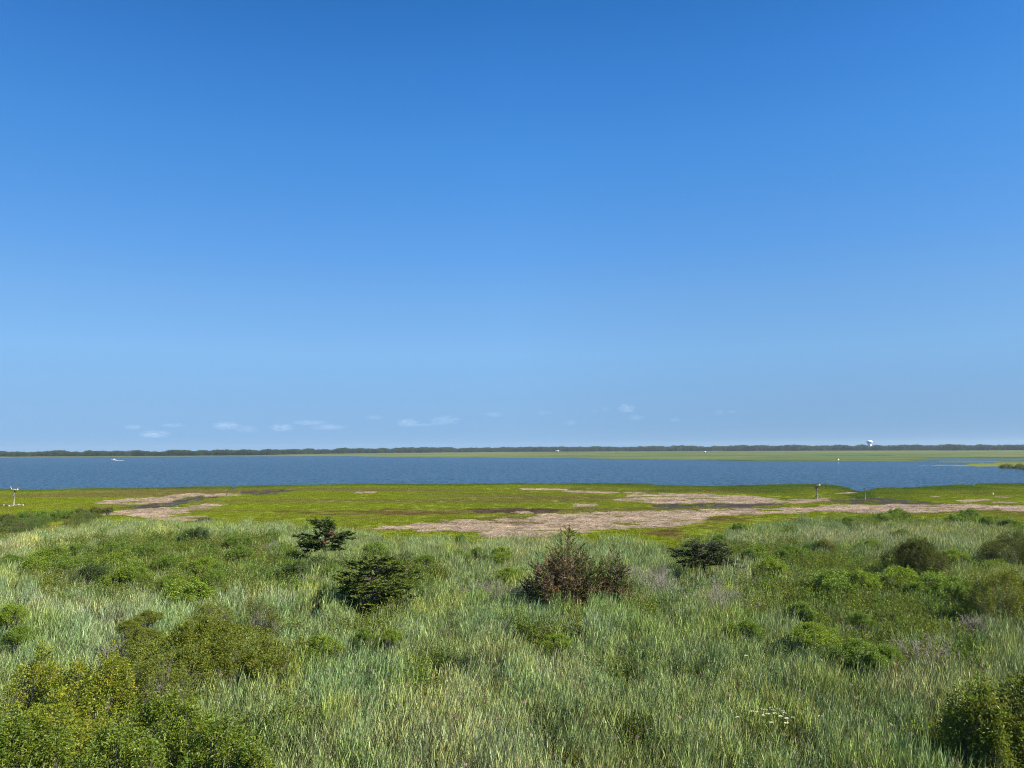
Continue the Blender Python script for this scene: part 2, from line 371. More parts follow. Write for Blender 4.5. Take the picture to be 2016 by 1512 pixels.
def ground_colour(x, y):
    c, m = marsh_colour(x, y); n = fbm(x / 3, y / 3, 15)[:, None]
    mud = m['mud'][:, None]; c = c * (1 - mud) + MUDC * (.6 + .8 * n) * mud
    wr = m['wrack'][:, None]; c = c * (1 - wr * .85) + TAN * (.45 + .9 * n) * wr * .85
    farm = ss(420, 700, y)[:, None]                                       # the marsh across the bay
    nf = fbm(x / 220, y / 90, 16)[:, None]; nb = fbm(x / 500, y / 26, 17)[:, None]
    cf = np.array([.088, .125, .026]) + (np.array([.13, .14, .032]) - np.array([.088, .125, .026])) * ss(.4, .6, nf)
    cf = cf * (1 - .55 * ss(.6, .68, nb)); c = c * (1 - farm) + cf * farm
    edge = ss(.42, .05, height(x, y))[:, None] * farm * ss(-100, 200, x)[:, None] * .75; c = c * (1 - edge) + np.array([.03, .045, .014]) * edge
    sand = ss(1, 0, np.abs(height(x, y) - .12) * 6)[:, None] * farm * .35 * ss(100, -300, x)[:, None]; c = c * (1 - sand) + np.array([.34, .31, .22]) * sand
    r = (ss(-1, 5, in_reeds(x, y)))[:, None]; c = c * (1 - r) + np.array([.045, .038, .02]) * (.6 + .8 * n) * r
    hz = height(x, y)[:, None]; wet = ss(.16, .02, hz) * (1 - farm); c = c * (1 - wet * .7) + np.array([.06, .05, .035]) * wet * .7
    return c
ys = np.concatenate([np.arange(-60, 16, 4.), np.arange(16, 335, .6), 335 * 1.022 ** np.arange(0, 134)])
us = np.linspace(-1, 1, 620)
GX = us[None, :] * (np.abs(ys)[:, None] * .95 + 110); GY = np.repeat(ys[:, None], len(us), 1)
fx, fy = GX.ravel(), GY.ravel()
V = np.stack([fx, fy, height(fx, fy)], 1); nx = len(us); idx = np.arange(len(ys) * nx).reshape(len(ys), nx)
F = np.stack([idx[:-1, :-1], idx[:-1, 1:], idx[1:, 1:], idx[1:, :-1]], -1).reshape(-1, 4)
def ground_mat():
    m, n, l, out = new_mat('marsh_ground'); t = n.new('ShaderNodeTexCoord'); c = attr_node(n, 'pc').outputs['Color']
    f = noise(n, l, 3.0, 6, t.outputs['Object'], .65); k = mathn(n, l, 'MULTIPLY_ADD', f, 1.1, .45)
    b = n.new('ShaderNodeBsdfPrincipled'); l.new(mixc(n, l, 1.0, c, k, 'MULTIPLY'), b.inputs['Base Color']); b.inputs['Roughness'].default_value = .9; b.inputs['Specular IOR Level'].default_value = .1
    bp = n.new('ShaderNodeBump'); bp.inputs['Strength'].default_value = .6; bp.inputs['Distance'].default_value = .15; l.new(f, bp.inputs['Height']); l.new(bp.outputs[0], b.inputs['Normal'])
    l.new(b.outputs[0], out.inputs[0]); return m
ground = tag(mesh_obj('ground', V, F, ground_colour(fx, fy), ground_mat(), True), kind='structure')

def water_mat():
    m, n, l, out = new_mat('bay_water'); t = n.new('ShaderNodeTexCoord'); p = t.outputs['Object']
    mpn = n.new('ShaderNodeMapping'); l.new(p, mpn.inputs[0]); mpn.inputs['Scale'].default_value = (.28, 1.0, 1); mpn.inputs['Rotation'].default_value = (0, 0, .25)
    gust = noise(n, l, .006, 3, mpn.outputs[0]); gust2 = noise(n, l, .03, 3, mpn.outputs[0])
    wv = n.new('ShaderNodeTexNoise'); wv.inputs['Scale'].default_value = 2.4; wv.inputs['Detail'].default_value = 3; l.new(mpn.outputs[0], wv.inputs['Vector'])
    s = n.new('ShaderNodeVectorMath'); s.operation = 'SUBTRACT'; l.new(wv.outputs['Color'], s.inputs[0]); s.inputs[1].default_value = (.5, .5, .5)
    g = mathn(n, l, 'MULTIPLY_ADD', gust, 4.4, 1.1); g = mathn(n, l, 'MULTIPLY_ADD', gust2, .4, g)
    sc = n.new('ShaderNodeVectorMath'); sc.operation = 'SCALE'; l.new(s.outputs[0], sc.inputs[0]); l.new(g, sc.inputs['Scale'])
    fl = n.new('ShaderNodeVectorMath'); fl.operation = 'MULTIPLY'; l.new(sc.outputs[0], fl.inputs[0]); fl.inputs[1].default_value = (1, 1, 0)
    ad = n.new('ShaderNodeVectorMath'); ad.operation = 'ADD'; l.new(fl.outputs[0], ad.inputs[0]); ad.inputs[1].default_value = (0, 0, 1)
    no = n.new('ShaderNodeVectorMath'); no.operation = 'NORMALIZE'; l.new(ad.outputs[0], no.inputs[0])
    b = n.new('ShaderNodeBsdfPrincipled'); b.inputs['Base Color'].default_value = (.008, .024, .028, 1); b.inputs['Roughness'].default_value = .22; b.inputs['IOR'].default_value = 1.33; b.inputs['Specular IOR Level'].default_value = .62
    l.new(no.outputs[0], b.inputs['Normal']); l.new(b.outputs[0], out.inputs[0]); return m
wb = MB(); wb.add([(-6500, 150, 0), (6500, 150, 0), (6500, 5500, 0), (-6500, 5500, 0)], [[0, 1, 2, 3]], (0, 0, 0))
water = tag(wb.build('water', water_mat()), kind='structure')

def frustum_points(y0, y1, density, margin=1.12, extra=6):
    """random points on the ground the picture takes in, with a margin"""
    hw = lambda y: .665 * margin * y + extra
    n = int(density * (hw(y0) + hw(y1)) * (y1 - y0)); u = rng.random(n * 2); y = y0 + (y1 - y0) * rng.random(n * 2)
    k = rng.random(n * 2) < hw(y) / hw(y1); y = y[k]; x = (u[k] * 2 - 1) * hw(y)
    m = int(density * (hw(y0) + hw(y1)) * (y1 - y0)); return x[:m], y[:m]

# ------------------------------------------------------------------ plant builders
def unit(v): return v / (np.linalg.norm(v, axis=-1, keepdims=True) + 1e-9)
LEAN = np.array([.09, .02])
def reed_clump(seed, n_live=30, n_dead=14, rad=.62, herb=False):
    global rng
    keep = rng; rng = np.random.default_rng(seed); b = MB()
    for i in range(n_live + n_dead):
        dead = i >= n_live
        r = rad * math.sqrt(rng.random()); a = rng.random() * 6.283
        base = np.array([r * math.cos(a), r * math.sin(a), -.05])
        H = (rng.normal(1.9, .36) if not dead else rng.normal(2.0, .42))
        lean = LEAN * H * rng.normal(1, .5) + rng.normal(0, .05 if not dead else .12, 2) * H
        mid = base + np.array([lean[0] * .3, lean[1] * .3, H * .5]); top = base + np.array([lean[0], lean[1], H])
        if dead: c = np.array([.30, .235, .145]) * rng.uniform(.6, 1.15)
        else: c = np.array([.15, .20, .075]) * rng.uniform(.8, 1.2)
        b.tubes([base, mid], [mid, top], [.006, .005], [.005, .0025], c * (.8 if not dead else 1))
        if dead:
            if rng.random() < .13:                     # last year's plume
                m = 7; D = unit(np.array([.25, .05, 1]) + rng.normal(0, .35, (m, 3))); P = top - np.array([0, 0, .12]) + rng.normal(0, .015, (m, 3))
                b.leaves(P, D, rng.uniform(.12, .24, m), .022, np.array([.33, .26, .16]) * rng.uniform(.8, 1.1, (m, 1)), .25)
            continue
        m = 10; t = np.linspace(.42, .98, m) + rng.normal(0, .02, m)
        P = np.where(t[:, None] < .5, base + (mid - base) * t[:, None] * 2, mid + (top - mid) * (t[:, None] * 2 - 1))
        az = rng.normal(.15, .85, m) + np.where(rng.random(m) < .22, math.pi, 0); up = rng.uniform(1.6, 4.5, m) + t * .8
        D = np.stack([np.cos(az), np.sin(az) * .8, up], 1)
        lc = np.array([.222, .29, .104]) * rng.uniform(.3, 1.85, (m, 1)) * np.array([1, 1, 1]) + np.array([.03, .02, -.01]) * rng.random((m, 1))
        lc = np.where(((t < .45) & (rng.random(m) < .45))[:, None], np.array([.27, .22, .12]), lc)
        b.leaves(P, D, rng.uniform(.36, .72, m), rng.uniform(.016, .029, m), lc, .10)
    rng = keep; return b
def herb_clump(seed, n=70, rad=.75, hgt=1.5):
    global rng
    keep = rng; rng = np.random.default_rng(seed); b = MB()
    r = rad * np.sqrt(rng.random(n)); a = rng.random(n) * 6.283
    base = np.stack([r * np.cos(a), r * np.sin(a), np.zeros(n)], 1)
    H = hgt * (1 - .5 * (r / rad) ** 2) * rng.uniform(.7, 1.1, n)
    top = base + np.stack([np.cos(a) * r * .4 + rng.normal(0, .1, n), np.sin(a) * r * .4 + rng.normal(0, .1, n), H], 1)
    b.tubes(base, top, .007, .004, np.array([.13, .11, .07]))
    m = 15; T = np.repeat(top, m, 0); B = np.repeat(base, m, 0); t = 1 - rng.random(n * m)[:, None] ** 1.5 * .55
    P = B + (T - B) * t; D = unit(rng.normal(0, .7, (n * m, 3)) + np.array([0, 0, .55]))
    hue = np.repeat(rng.uniform(.75, 1.25, (n, 1)), m, 0)
    b.leaves(P, D, rng.uniform(.07, .15, n * m), rng.uniform(.03, .05, n * m), np.array([.125, .18, .017]) * hue * rng.uniform(.75, 1.25, (n * m, 1)), .2)
    rng = keep; return b
def grass_tuft(seed, n=90, rad=.8, hgt=.42):
    global rng
    keep = rng; rng = np.random.default_rng(seed); b = MB()
    r = rad * np.sqrt(rng.random(n)); a = rng.random(n) * 6.283
    P = np.stack([r * np.cos(a), r * np.sin(a), np.full(n, -.03)], 1); D = unit(np.array([.25, .05, 1]) + rng.normal(0, .38, (n, 3)))
    b.leaves(P, D, hgt * rng.uniform(.6, 1.15, n), .05, np.ones(3) * rng.uniform(.7, 1.25, (n, 1)), .15)
    rng = keep; return b
def straw_mat(seed, n=70, rad=.9):
    global rng
    keep = rng; rng = np.random.default_rng(seed); b = MB()
    r = rad * np.sqrt(rng.random(n)); a = rng.random(n) * 6.283; az = rng.normal(0, .6, n)
    P = np.stack([r * np.cos(a), r * np.sin(a), rng.uniform(.02, .18, n)], 1); L = rng.uniform(.4, 1.1, n)
    Q = P + np.stack([np.cos(az) * L, np.sin(az) * L, rng.normal(0, .08, n)], 1); Q[:, 2] = np.maximum(Q[:, 2], .03)
    b.tubes(P, Q, .014, .01, np.array([.35, .262, .18]) * rng.uniform(.45, 1.35, (n, 1)))
    rng = keep; return b

def shrub(seed, rx, h, tips, m=9, ll=.075, lw=.034, cols=((.10, .15, .03),), lobes=7, droop=.15, stem=(.17, .15, .125), ry=None, bare=0.0, skirt=.25, upb=.35, ragged=1.0, lrs=1.0, spread=.62):
    """(stems, foliage) for a many-stemmed shrub of half width rx and height h"""
    global rng
    keep = rng; rng = np.random.default_rng(seed); ry = ry or rx
    st, fo = MB(), MB()
    k = lobes; a = rng.random(k) * 6.283; q = np.sqrt(rng.random(k)) * spread
    lc = np.stack([q * np.cos(a), q * np.sin(a), .72 - .38 * q ** 2 + rng.normal(0, .06, k)], 1); lr = rng.uniform(.27, .46, k) * lrs
    lc = np.concatenate([lc, [[0, 0, .66]]]); lr = np.append(lr, .4); k += 1
    wh = rng.choice(k, tips * 3, p=lr ** 2 / (lr ** 2).sum()); d = unit(rng.normal(size=(tips * 3, 3))); d[:, 2] = np.abs(d[:, 2]) * np.where(rng.random(tips * 3) < skirt, -.6, 1)
    rad = lr[wh] * (1 - .35 * rng.random(tips * 3) ** 2.2); p = lc[wh] + d * rad[:, None] * np.array([1, 1, .8])
    p += (np.stack([vnoise(p[:, 0] * 6 + seed, p[:, 2] * 6, 1), vnoise(p[:, 1] * 6, p[:, 0] * 6 + seed, 2), vnoise(p[:, 0] * 7, p[:, 1] * 7 - seed, 3)], 1) - .5) * (.10 + .14 * ragged)
    p += d * np.where(rng.random(tips * 3) < .10 * ragged, rng.uniform(.03, .14, tips * 3), 0)[:, None]
    gap = vnoise(p[:, 0] * 4 + seed, p[:, 1] * 4 + p[:, 2] * 3, 9)
    ok = (p[:, 2] > .08) & (gap > .18 + bare * .3); inside = np.zeros(len(p), bool)
    for i in range(k): inside |= (((p - lc[i]) ** 2 / np.array([1, 1, .64])).sum(1) < (lr[i] * .72) ** 2)
    ok &= ~inside | (rng.random(len(p)) < .12)
    p, d = p[ok][:tips], d[ok][:tips]; n = len(p); sc = np.array([rx, ry, h]); P = p * sc
    base = np.stack([rng.normal(0, .12, k) * rx, rng.normal(0, .12, k) * ry, np.full(k, -.1)], 1); L = lc * sc * np.array([1, 1, .8])
    j = (base + L) / 2 + rng.normal(0, .08, (k, 3)) * sc
    r0 = .012 + .011 * h
    st.tubes(np.concatenate([base, j]), np.concatenate([j, L]), np.r_[np.full(k, r0), np.full(k, r0 * .7)], np.r_[np.full(k, r0 * .7), np.full(k, r0 * .4)], stem, 4)
    pick = rng.random(n) < min(1, 260 / max(n, 1)); near = ((p[pick][:, None] - lc[None]) ** 2).sum(2).argmin(1)
    st.tubes(L[near] * .9 + j[near] * .1, P[pick], .008, .004, np.array(stem) * 1.15)
    cc = np.array([c[:3] for c in cols]); hue = cc[rng.integers(0, len(cc), n)] * rng.uniform(.8, 1.2, (n, 1))
    Q = np.repeat(P, m, 0) + rng.normal(0, ll * .7, (n * m, 3)); D = unit(np.repeat(d, m, 0) * .6 + rng.normal(0, .6, (n * m, 3)) + np.array([0, 0, upb]))
    fo.leaves(Q, D, ll * rng.uniform(.7, 1.3, n * m), lw * rng.uniform(.8, 1.2, n * m), np.repeat(hue, m, 0) * rng.uniform(.75, 1.25, (n * m, 1)), droop)
    rng = keep; return st, fo
def spray(b, P, D, n, L, w, cols):
    """flat fans of short needle twigs at points P heading D"""
    k = len(P); D = unit(D); side = unit(np.cross(D, np.array([0, 0, 1.])))
    t = np.tile(np.linspace(0, 1, n), k)[:, None]; s = np.where(np.arange(n * k) % 2, 1, -1)[:, None]
    DD, SS, PP = np.repeat(D, n, 0), np.repeat(side, n, 0), np.repeat(P, n, 0)
    d = unit(DD * (.5 + t) + SS * s * (1.1 - .8 * t) + rng.normal(0, .22, (n * k, 3)) + np.array([0, 0, .18]))
    hue = np.repeat(np.array(cols)[rng.integers(0, len(cols), k)], n, 0) * rng.uniform(.7, 1.3, (n * k, 1))
    b.leaves(PP + DD * t * L * .9, d, L * (.75 - .35 * t[:, 0]) * rng.uniform(.7, 1.2, n * k), w, hue, .05)
def cedar(seed, H, Rr, nb, cols, prof, bare=.35, rise=.12, tilt=(.1, 0), brown=None, sprays=9, sl=.3, tiers=None):
    """layered wind-shaped cedar: (trunk, branches, foliage, browned foliage); prof(t) is the branch length at height share t"""
    global rng
    keep = rng; rng = np.random.default_rng(seed); tr, br, fo, bf = MB(), MB(), MB(), MB()
    ts = np.linspace(0, 1, 7); T = np.stack([tilt[0] * H * ts ** 1.5 + rng.normal(0, .04, 7) * ts * H * .5, tilt[1] * H * ts ** 1.5 + rng.normal(0, .03, 7) * ts, H * ts - .1], 1)
    rr = (.05 + .022 * H) * (1 - ts * .85); tr.tubes(T[:-1], T[1:], rr[:-1], rr[1:], np.array([.10, .07, .055]), 8)
    for i in range(nb):
        t = rng.uniform(.12, .99); a = rng.random() * 6.283; L = Rr * (prof(t) if prof else 1) * rng.uniform(.55, 1.1)
        if tiers:
            q = tiers[i % len(tiers)]; t = min(.995, max(.05, rng.normal(q[0], .035))); a = rng.normal(q[2], q[3]); L = Rr * q[1] * rng.uniform(.3, 1.15)
        o = np.array([np.interp(t, ts, T[:, c]) for c in range(3)]); q = np.array([math.cos(a), math.sin(a), 0])
        u = np.linspace(0, 1, 5)[:, None]; pts = o + q * L * u + np.array([0, 0, 1]) * (rise * L * u + rng.normal(0, .05) * L * u ** 2) + rng.normal(0, .03, (5, 3)) * L * u
        br.tubes(pts[:-1], pts[1:], .028 * (1 - u[:-1, 0] * .7), .028 * (1 - u[1:, 0] * .7), np.array([.15, .10, .075]))
        ns = max(3, int(sprays * (.4 + L / Rr))); w = bare + (1 - bare) * rng.random(ns) ** .7; w[:2] = 1
        P = np.stack([np.interp(w, u[:, 0], pts[:, c]) for c in range(3)], 1) + rng.normal(0, .05, (ns, 3)) * np.array([1, 1, .5])
        D = q + rng.normal(0, .55, (ns, 3)) * np.array([1, 1, .35]) + np.array([0, 0, .12])
        isb = brown is not None and brown(o + q * L)
        spray(bf if isb else fo, P, D, 14, sl, sl * .17, [(.17, .085, .05), (.13, .075, .05), (.20, .11, .06)] if isb else cols)
    rng = keep; return tr, br, fo, bf
def vase(seed, H, Rr, n, brown):
    """fan-shaped juniper of steep branches"""
    global rng
    keep = rng; rng = np.random.default_rng(seed); st, br, fo, bf = MB(), MB(), MB(), MB()
    for i in range(n):
        a = rng.random() * 6.283; sp = rng.random() ** .6; q = np.array([math.cos(a), math.sin(a), 0.])
        hgt = H * (1.02 - .42 * sp ** 2) * rng.uniform(.72, 1.02) * (.80 + .26 * float(vnoise(np.array([q[0] * 2.2 + 7.0]), np.array([q[1] * 2.2 + seed]), 4)[0]) + (.1 if sp < .45 else 0)); tip = q * Rr * sp * rng.uniform(.8, 1.1) + np.array([0, 0, hgt]); b0 = np.array([q[0] * .15, q[1] * .15, -.1])
        u = np.linspace(0, 1, 6)[:, None]; pts = b0 + (tip - b0) * u + q * Rr * .18 * sp * np.sin(u * math.pi) + rng.normal(0, .05, (6, 3)) * u
        st.tubes(pts[:-1], pts[1:], .035 * (1 - u[:-1, 0] * .8), .035 * (1 - u[1:, 0] * .8), np.array([.19, .15, .125]) * rng.uniform(.8, 1.2))
        m = 26; w = rng.uniform(.22, 1, m); P = np.stack([np.interp(w, u[:, 0], pts[:, c]) for c in range(3)], 1)
        D = unit(q * rng.uniform(-.3, 1.2, (m, 1)) + rng.normal(0, .5, (m, 3)) + np.array([0, 0, .75])); L = rng.uniform(.3, .75, m)
        E = P + D * L[:, None]; br.tubes(P, E, .008, .003, np.array([.16, .115, .08]) * rng.uniform(.8, 1.3, (m, 1)))
        bm = np.array([brown(e, H, Rr) for e in E]) > rng.random(m)
        for sel, tgt, cols in ((bm, bf, [(.20, .125, .06), (.16, .105, .055), (.23, .14, .065)]), (~bm, fo, [(.085, .105, .02), (.065, .085, .018), (.12, .13, .03)])):
            if sel.any():
                for f in (.35, .7, 1.0):
                    keepp = rng.random(sel.sum()) < (.75 if tgt is bf else .98)
                    if keepp.any(): spray(tgt, (P + (E - P) * f)[sel][keepp], D[sel][keepp], 9, .27, .042, cols)
    rng = keep; return st, br, fo, bf
def dead_bush(seed, H, Rr, n=24, col=(.25, .215, .18)):
    global rng
    keep = rng; rng = np.random.default_rng(seed); b, tw = MB(), MB()
    a = rng.random(n) * 6.283; D = unit(np.stack([np.cos(a) * .6, np.sin(a) * .6, np.ones(n)], 1) + rng.normal(0, .25, (n, 3)))
    P = np.stack([np.cos(a) * .1, np.sin(a) * .1, np.zeros(n)], 1); L = np.full(n, H * .42); r = .022
    for lev in range(5):
        E = P + D * L[:, None] * rng.uniform(.7, 1.15, (len(P), 1)) * np.array([Rr / H * 1.6 if lev == 0 else 1.0, Rr / H * 1.6 if lev == 0 else 1.0, 1])
        (b if lev < 2 else tw).tubes(P, E, r, r * .6, np.array(col) * rng.uniform(.8, 1.2, (len(P), 1))); r = max(r * .6, .005)
        k = 3 if lev < 3 else 2
        t = np.repeat(rng.uniform(.45, 1, (len(P), 1)), k, 0); t = np.where(rng.random(t.shape) < .5, 1, t)
        P2 = np.repeat(P, k, 0) + (np.repeat(E, k, 0) - np.repeat(P, k, 0)) * t
        D = unit(np.repeat(D, k, 0) + rng.normal(0, .55, (len(P) * k, 3)) + np.array([0, 0, .12])); L = np.repeat(L, k) * .62; P = P2
    rng = keep; return b, tw

# ------------------------------------------------------------------ shrubs, one thing each
BAY = ((0.1547, 0.2275, 0.0277), (0.1911, 0.2639, 0.0308), (0.1274, 0.2002, 0.0246)); BRIGHT = ((0.195, 0.273, 0.0234), (0.234, 0.2964, 0.026), (0.1638, 0.2418, 0.0208))
YEL = ((.19, .19, .018), (.15, .175, .02), (.215, .225, .025), (.13, .17, .02), (.16, .20, .022)); DARK = ((0.0781, 0.1222, 0.0275), (0.1016, 0.1437, 0.03), (0.0703, 0.1079, 0.025))
GLOSS = ((0.1435, 0.1941, 0.0178), (0.1098, 0.1688, 0.0178), (0.1941, 0.2279, 0.0223)); SUMAC = ((0.2242, 0.2496, 0.0156), (0.1794, 0.2262, 0.0182), (0.284, 0.2652, 0.0208), (0.1346, 0.1872, 0.0156))
OLIVEC = ((0.162, 0.1782, 0.0324), (0.1296, 0.154, 0.0297), (0.1944, 0.1944, 0.0351))
DOME = ((.09, .105, .012), (.07, .088, .012), (.055, .075, .014), (.12, .125, .014))
EXCL = []                                          # (x, y, radius) of every plant, so the reeds leave it room
def plant(name, loc, parts, label, cat, group=None, rz=0, scale=(1, 1, 1)):
    e = empty(name, loc, rz); e.scale = scale; tag(e, label, cat, group)
    for nm, mb, mt in parts:
        if mb.n: mb.build(nm, mt, e)
    return e
def spot(px, py, h):
    p = at(px, py, h); p[2] = float(height(np.array([p[0]]), np.array([p[1]]))[0]); return p
TEMPL = {}
def mid_shrub(kind, px, py, w, h, label, group=None):
    h += .25; p = spot(px, py, h * .95); rx = w / ppm(p) / 2 * 1.3
    pal = {'bay': BAY, 'bright': BRIGHT, 'yellow': YEL, 'dark': DARK, 'olive': OLIVEC}[kind]
    v = (len(EXCL) * 7) % 4; key = (kind, v); rz = rng.uniform(0, 6.28); s = max(rx / 1.25, .6); sz = s * rng.uniform(.55, .78)
    EXCL.append((p[0], p[1], rx))
    if key in TEMPL: o = copy_tree(TEMPL[key])
    else:
        st, fo = shrub(100 + v * 13 + sum(map(ord, kind)), 1.25, 2.2, 1500, 9, .08, .042, pal, lobes=15 + v, bare=.14, skirt=.4, lrs=.68, spread=.82, ry=rng.uniform(.85, 1.25))
        n = 9; a_ = rng.random(n) * 6.28; f = np.stack([np.cos(a_) * .5, np.sin(a_) * .5, np.full(n, .9)], 1); st.tubes(f * [.5, .5, -2.2], f, .03, .02, (.15, .13, .11))
        o = plant('shrub', (0, 0, 0), [('stems', st, M_TWIG), ('foliage', fo, M_LEAF)], 'x', 'shrub'); TEMPL[key] = o
    p[2] += h - 2.2 * sz
    o.location = p; o.rotation_euler.z = rz; o.scale = (s, s, sz); tag(o, label, 'shrub', group)
G1 = 'rounded shrubs scattered through the reed bed'; G2 = 'dark shrubs along the marsh edge'
for row in [
    ('bay', 149, 1080, 34, 2.6, 'small green shrub at the back of the pale reed patch, west of the paired mounds'),
    ('bay', 223, 1077, 48, 2.7, 'mid green dome of a shrub, twin of the flatter one beside it'),
    ('bay', 281, 1082, 42, 2.7, 'flatter mid green shrub, partner of the green dome beside it'),
    ('bright', 98, 1090, 66, 2.6, 'wide bright shrub fronting the pale reeds near the picture edge'),
    ('bay', 20, 1103, 44, 2.6, 'green shrub cut by the left picture edge behind the long hummock row'),
    ('bright', 66, 1112, 78, 2.5, 'long low bright hummock, first of the row from the picture edge'),
    ('bay', 142, 1108, 64, 2.6, 'darker hummock between the long bright one and the next green dome'),
    ('bright', 230, 1102, 66, 2.6, 'light green shrub in the middle of the hummock row'),
    ('dark', 183, 1126, 64, 2.6, 'dark green shrub in front of the hummock row, shaded on one side'),
    ('bright', 250, 1130, 64, 2.6, 'brightest yellow green dome, just beside the dark green shrub'),
    ('bay', 332, 1103, 46, 2.7, 'small green shrub alone above the long bright mound'),
    ('dark', 383, 1049, 54, 2.9, 'dark green cushion shrub near the back edge of the reeds, facing the mud flat'),
    ('bay', 474, 1086, 54, 2.7, 'broad green shrub behind the grey twigs west of the far cedar'),
    ('bay', 467, 1064, 42, 2.6, 'green shrub second behind the dark cushion shrub'),
    ('bright', 406, 1110, 56, 2.6, 'light green shrub at the centre of the shrubby hollow'),
    ('bay', 420, 1136, 44, 2.6, 'green shrub just behind the long bright mound'),
    ('bright', 339, 1145, 46, 2.5, 'small yellow green shrub off the end of the long bright mound'),
    ('bright', 383, 1163, 112, 2.7, 'long bright green mound lying across the reeds'),
    ('dark', 630, 1108, 78, 2.6, 'wide dark green shrub right in front of the far cedar'),
    ('dark', 576, 1120, 66, 2.6, 'dark green shrub, one to the side of the wide one before the cedar'),
    ('bay', 657, 1124, 44, 2.6, 'mid green shrub squeezed between the two cedars'),
    ('bay', 610, 1156, 58, 2.6, 'green shrub beside the grey twigs and the near layered cedar'),
    ('bright', 18, 1206, 56, 2.9, 'bright green shrub touching the picture edge above the leafy sapling'),
    ('bay', 35, 1250, 58, 2.8, 'low green shrub in front of the bright one at the picture edge'),
    ('yellow', 290, 1219, 50, 3.2, 'small rust tinged shrub on bare grey stems, tallest of the sparse ones'),
    ('yellow', 250, 1241, 34, 3.0, 'tiny reddish yellow shrub at the end of the sparse stems'),
    ('yellow', 279, 1256, 56, 3.0, 'low yellowish shrub in front of the small rust tinged one'),
    ('bright', 630, 1272, 70, 2.6, 'soft green herb-like shrub to the side of the large yellow bayberry'),
    ('bay', 902, 1094, 42, 2.6, 'round green shrub, first of three in front of the tan mat'),
    ('bay', 943, 1089, 28, 2.6, 'small darker shrub, middle one of three in front of the tan mat'),
    ('bright', 984, 1090, 48, 2.7, 'bright lime shrub, last of three in front of the tan mat'),
    ('bay', 838, 1104, 32, 2.6, 'little green shrub in open reeds between the near cedar and the three round ones'),
    ('bright', 1003, 1130, 42, 2.6, 'pale green bushy shrub below the lime one, beside the browned juniper'),
    ('bay', 909, 1060, 30, 2.5, 'low green shrub on the reed edge right against the tan mat'),
    ('bright', 1099, 1268, 46, 2.4, 'yellow green shrub alone among tall reeds below the browned juniper'),
    ('bay', 716, 1256, 42, 2.4, 'leafy green shrub in the reeds below the near cedar'),
    ('bright', 767, 1258, 38, 2.4, 'lighter leafy shrub next to the one below the near cedar'),
    ('bay', 742, 1078, 56, 2.8, 'feathery green shrub behind the near cedar'),
    ('bay', 1452, 1037, 26, 2.5, 'small dark shrub at the corner of the orange grass'),
    ('bay', 1417, 1061, 26, 2.5, 'small green shrub in front of the orange grass corner'),
    ('bay', 1672, 1025, 42, 2.6, 'dark shrub on the far reed edge below the thin post'),
    ('bay', 1767, 1007, 34, 2.9, 'dark shrub breaking the far reed edge against the tan mat'),
    ('bay', 1740, 1016, 40, 2.6, 'lower dark shrub leaning on the one against the tan mat'),
    ('bay', 1755, 1037, 20, 2.5, 'tiny shrub alone in the grey reeds behind the round bush'),
    ('bay', 1777, 1050, 36, 2.5, 'small shrub standing just behind the big round bush'),
    ('bay', 1910, 1008, 34, 2.9, 'topmost dark shrub of the far clump near the picture edge'),
    ('bay', 1886, 1018, 50, 2.7, 'wide dark shrub at the foot of the far clump'),
    ('bay', 1944, 1022, 32, 2.6, 'green shrub off the side of the far clump'),
    ('bay', 1988, 1029, 50, 2.7, 'spreading dark shrub between the far clump and the picture edge'),
    ('bay', 1713, 1071, 42, 2.6, 'green shrub against the back of the round bush'),
    ('olive', 1625, 1071, 36, 2.6, 'olive topped shrub in grey reeds between flat cedar and round bush'),
    ('bay', 1486, 1085, 60, 2.6, 'green shrub just beside the flat topped cedar'),
    ('bay', 1554, 1086, 58, 2.6, 'second green shrub from the flat topped cedar'),
    ('bright', 1520, 1112, 60, 2.6, 'light green shrub fronting the pair beside the flat cedar'),
    ('bay', 1650, 1137, 110, 2.7, 'broad green bush below the grey reeds, partly hidden by stems'),
    ('bright', 1693, 1140, 62, 2.7, 'bright bush at the end of the broad green one'),
    ('bright', 1767, 1130, 80, 2.7, 'bright green bush directly in front of the big round bush'),
    ('bay', 1838, 1142, 96, 2.7, 'wide green bush in front of the big round bush, toward the dark hollow'),
    ('bright', 1878, 1092, 40, 2.9, 'lime green shrub clinging to the side of the big round bush'),
    ('bay', 1581, 1202, 62, 2.5, 'green shrub deep in the reeds between the grey bushes'),
    ('bright', 1600, 1246, 80, 2.6, 'bright leafy shrub over a dark gap in the reeds'),
    ('bay', 1470, 1240, 58, 2.5, 'lone green shrub below the large grey dead bush'),
    ('bay', 1700, 1283, 86, 2.6, 'broad green shrub beside the small grey dead bush'),
    ('bay', 1742, 1290, 60, 2.5, 'narrow green shrub pressed against the small grey dead bush'),
    ('bay', 1694, 1222, 40, 2.5, 'small green shrub behind the broad one by the dead bush'),
    ('bay', 1905, 1160, 80, 2.8, 'fresh green shrub against the tall yellowish bush at the picture edge'),
    ('bay', 1960, 1112, 70, 2.7, 'green shrub behind the tall yellowish bush at the picture edge')]:
    mid_shrub(*row, group=G1)
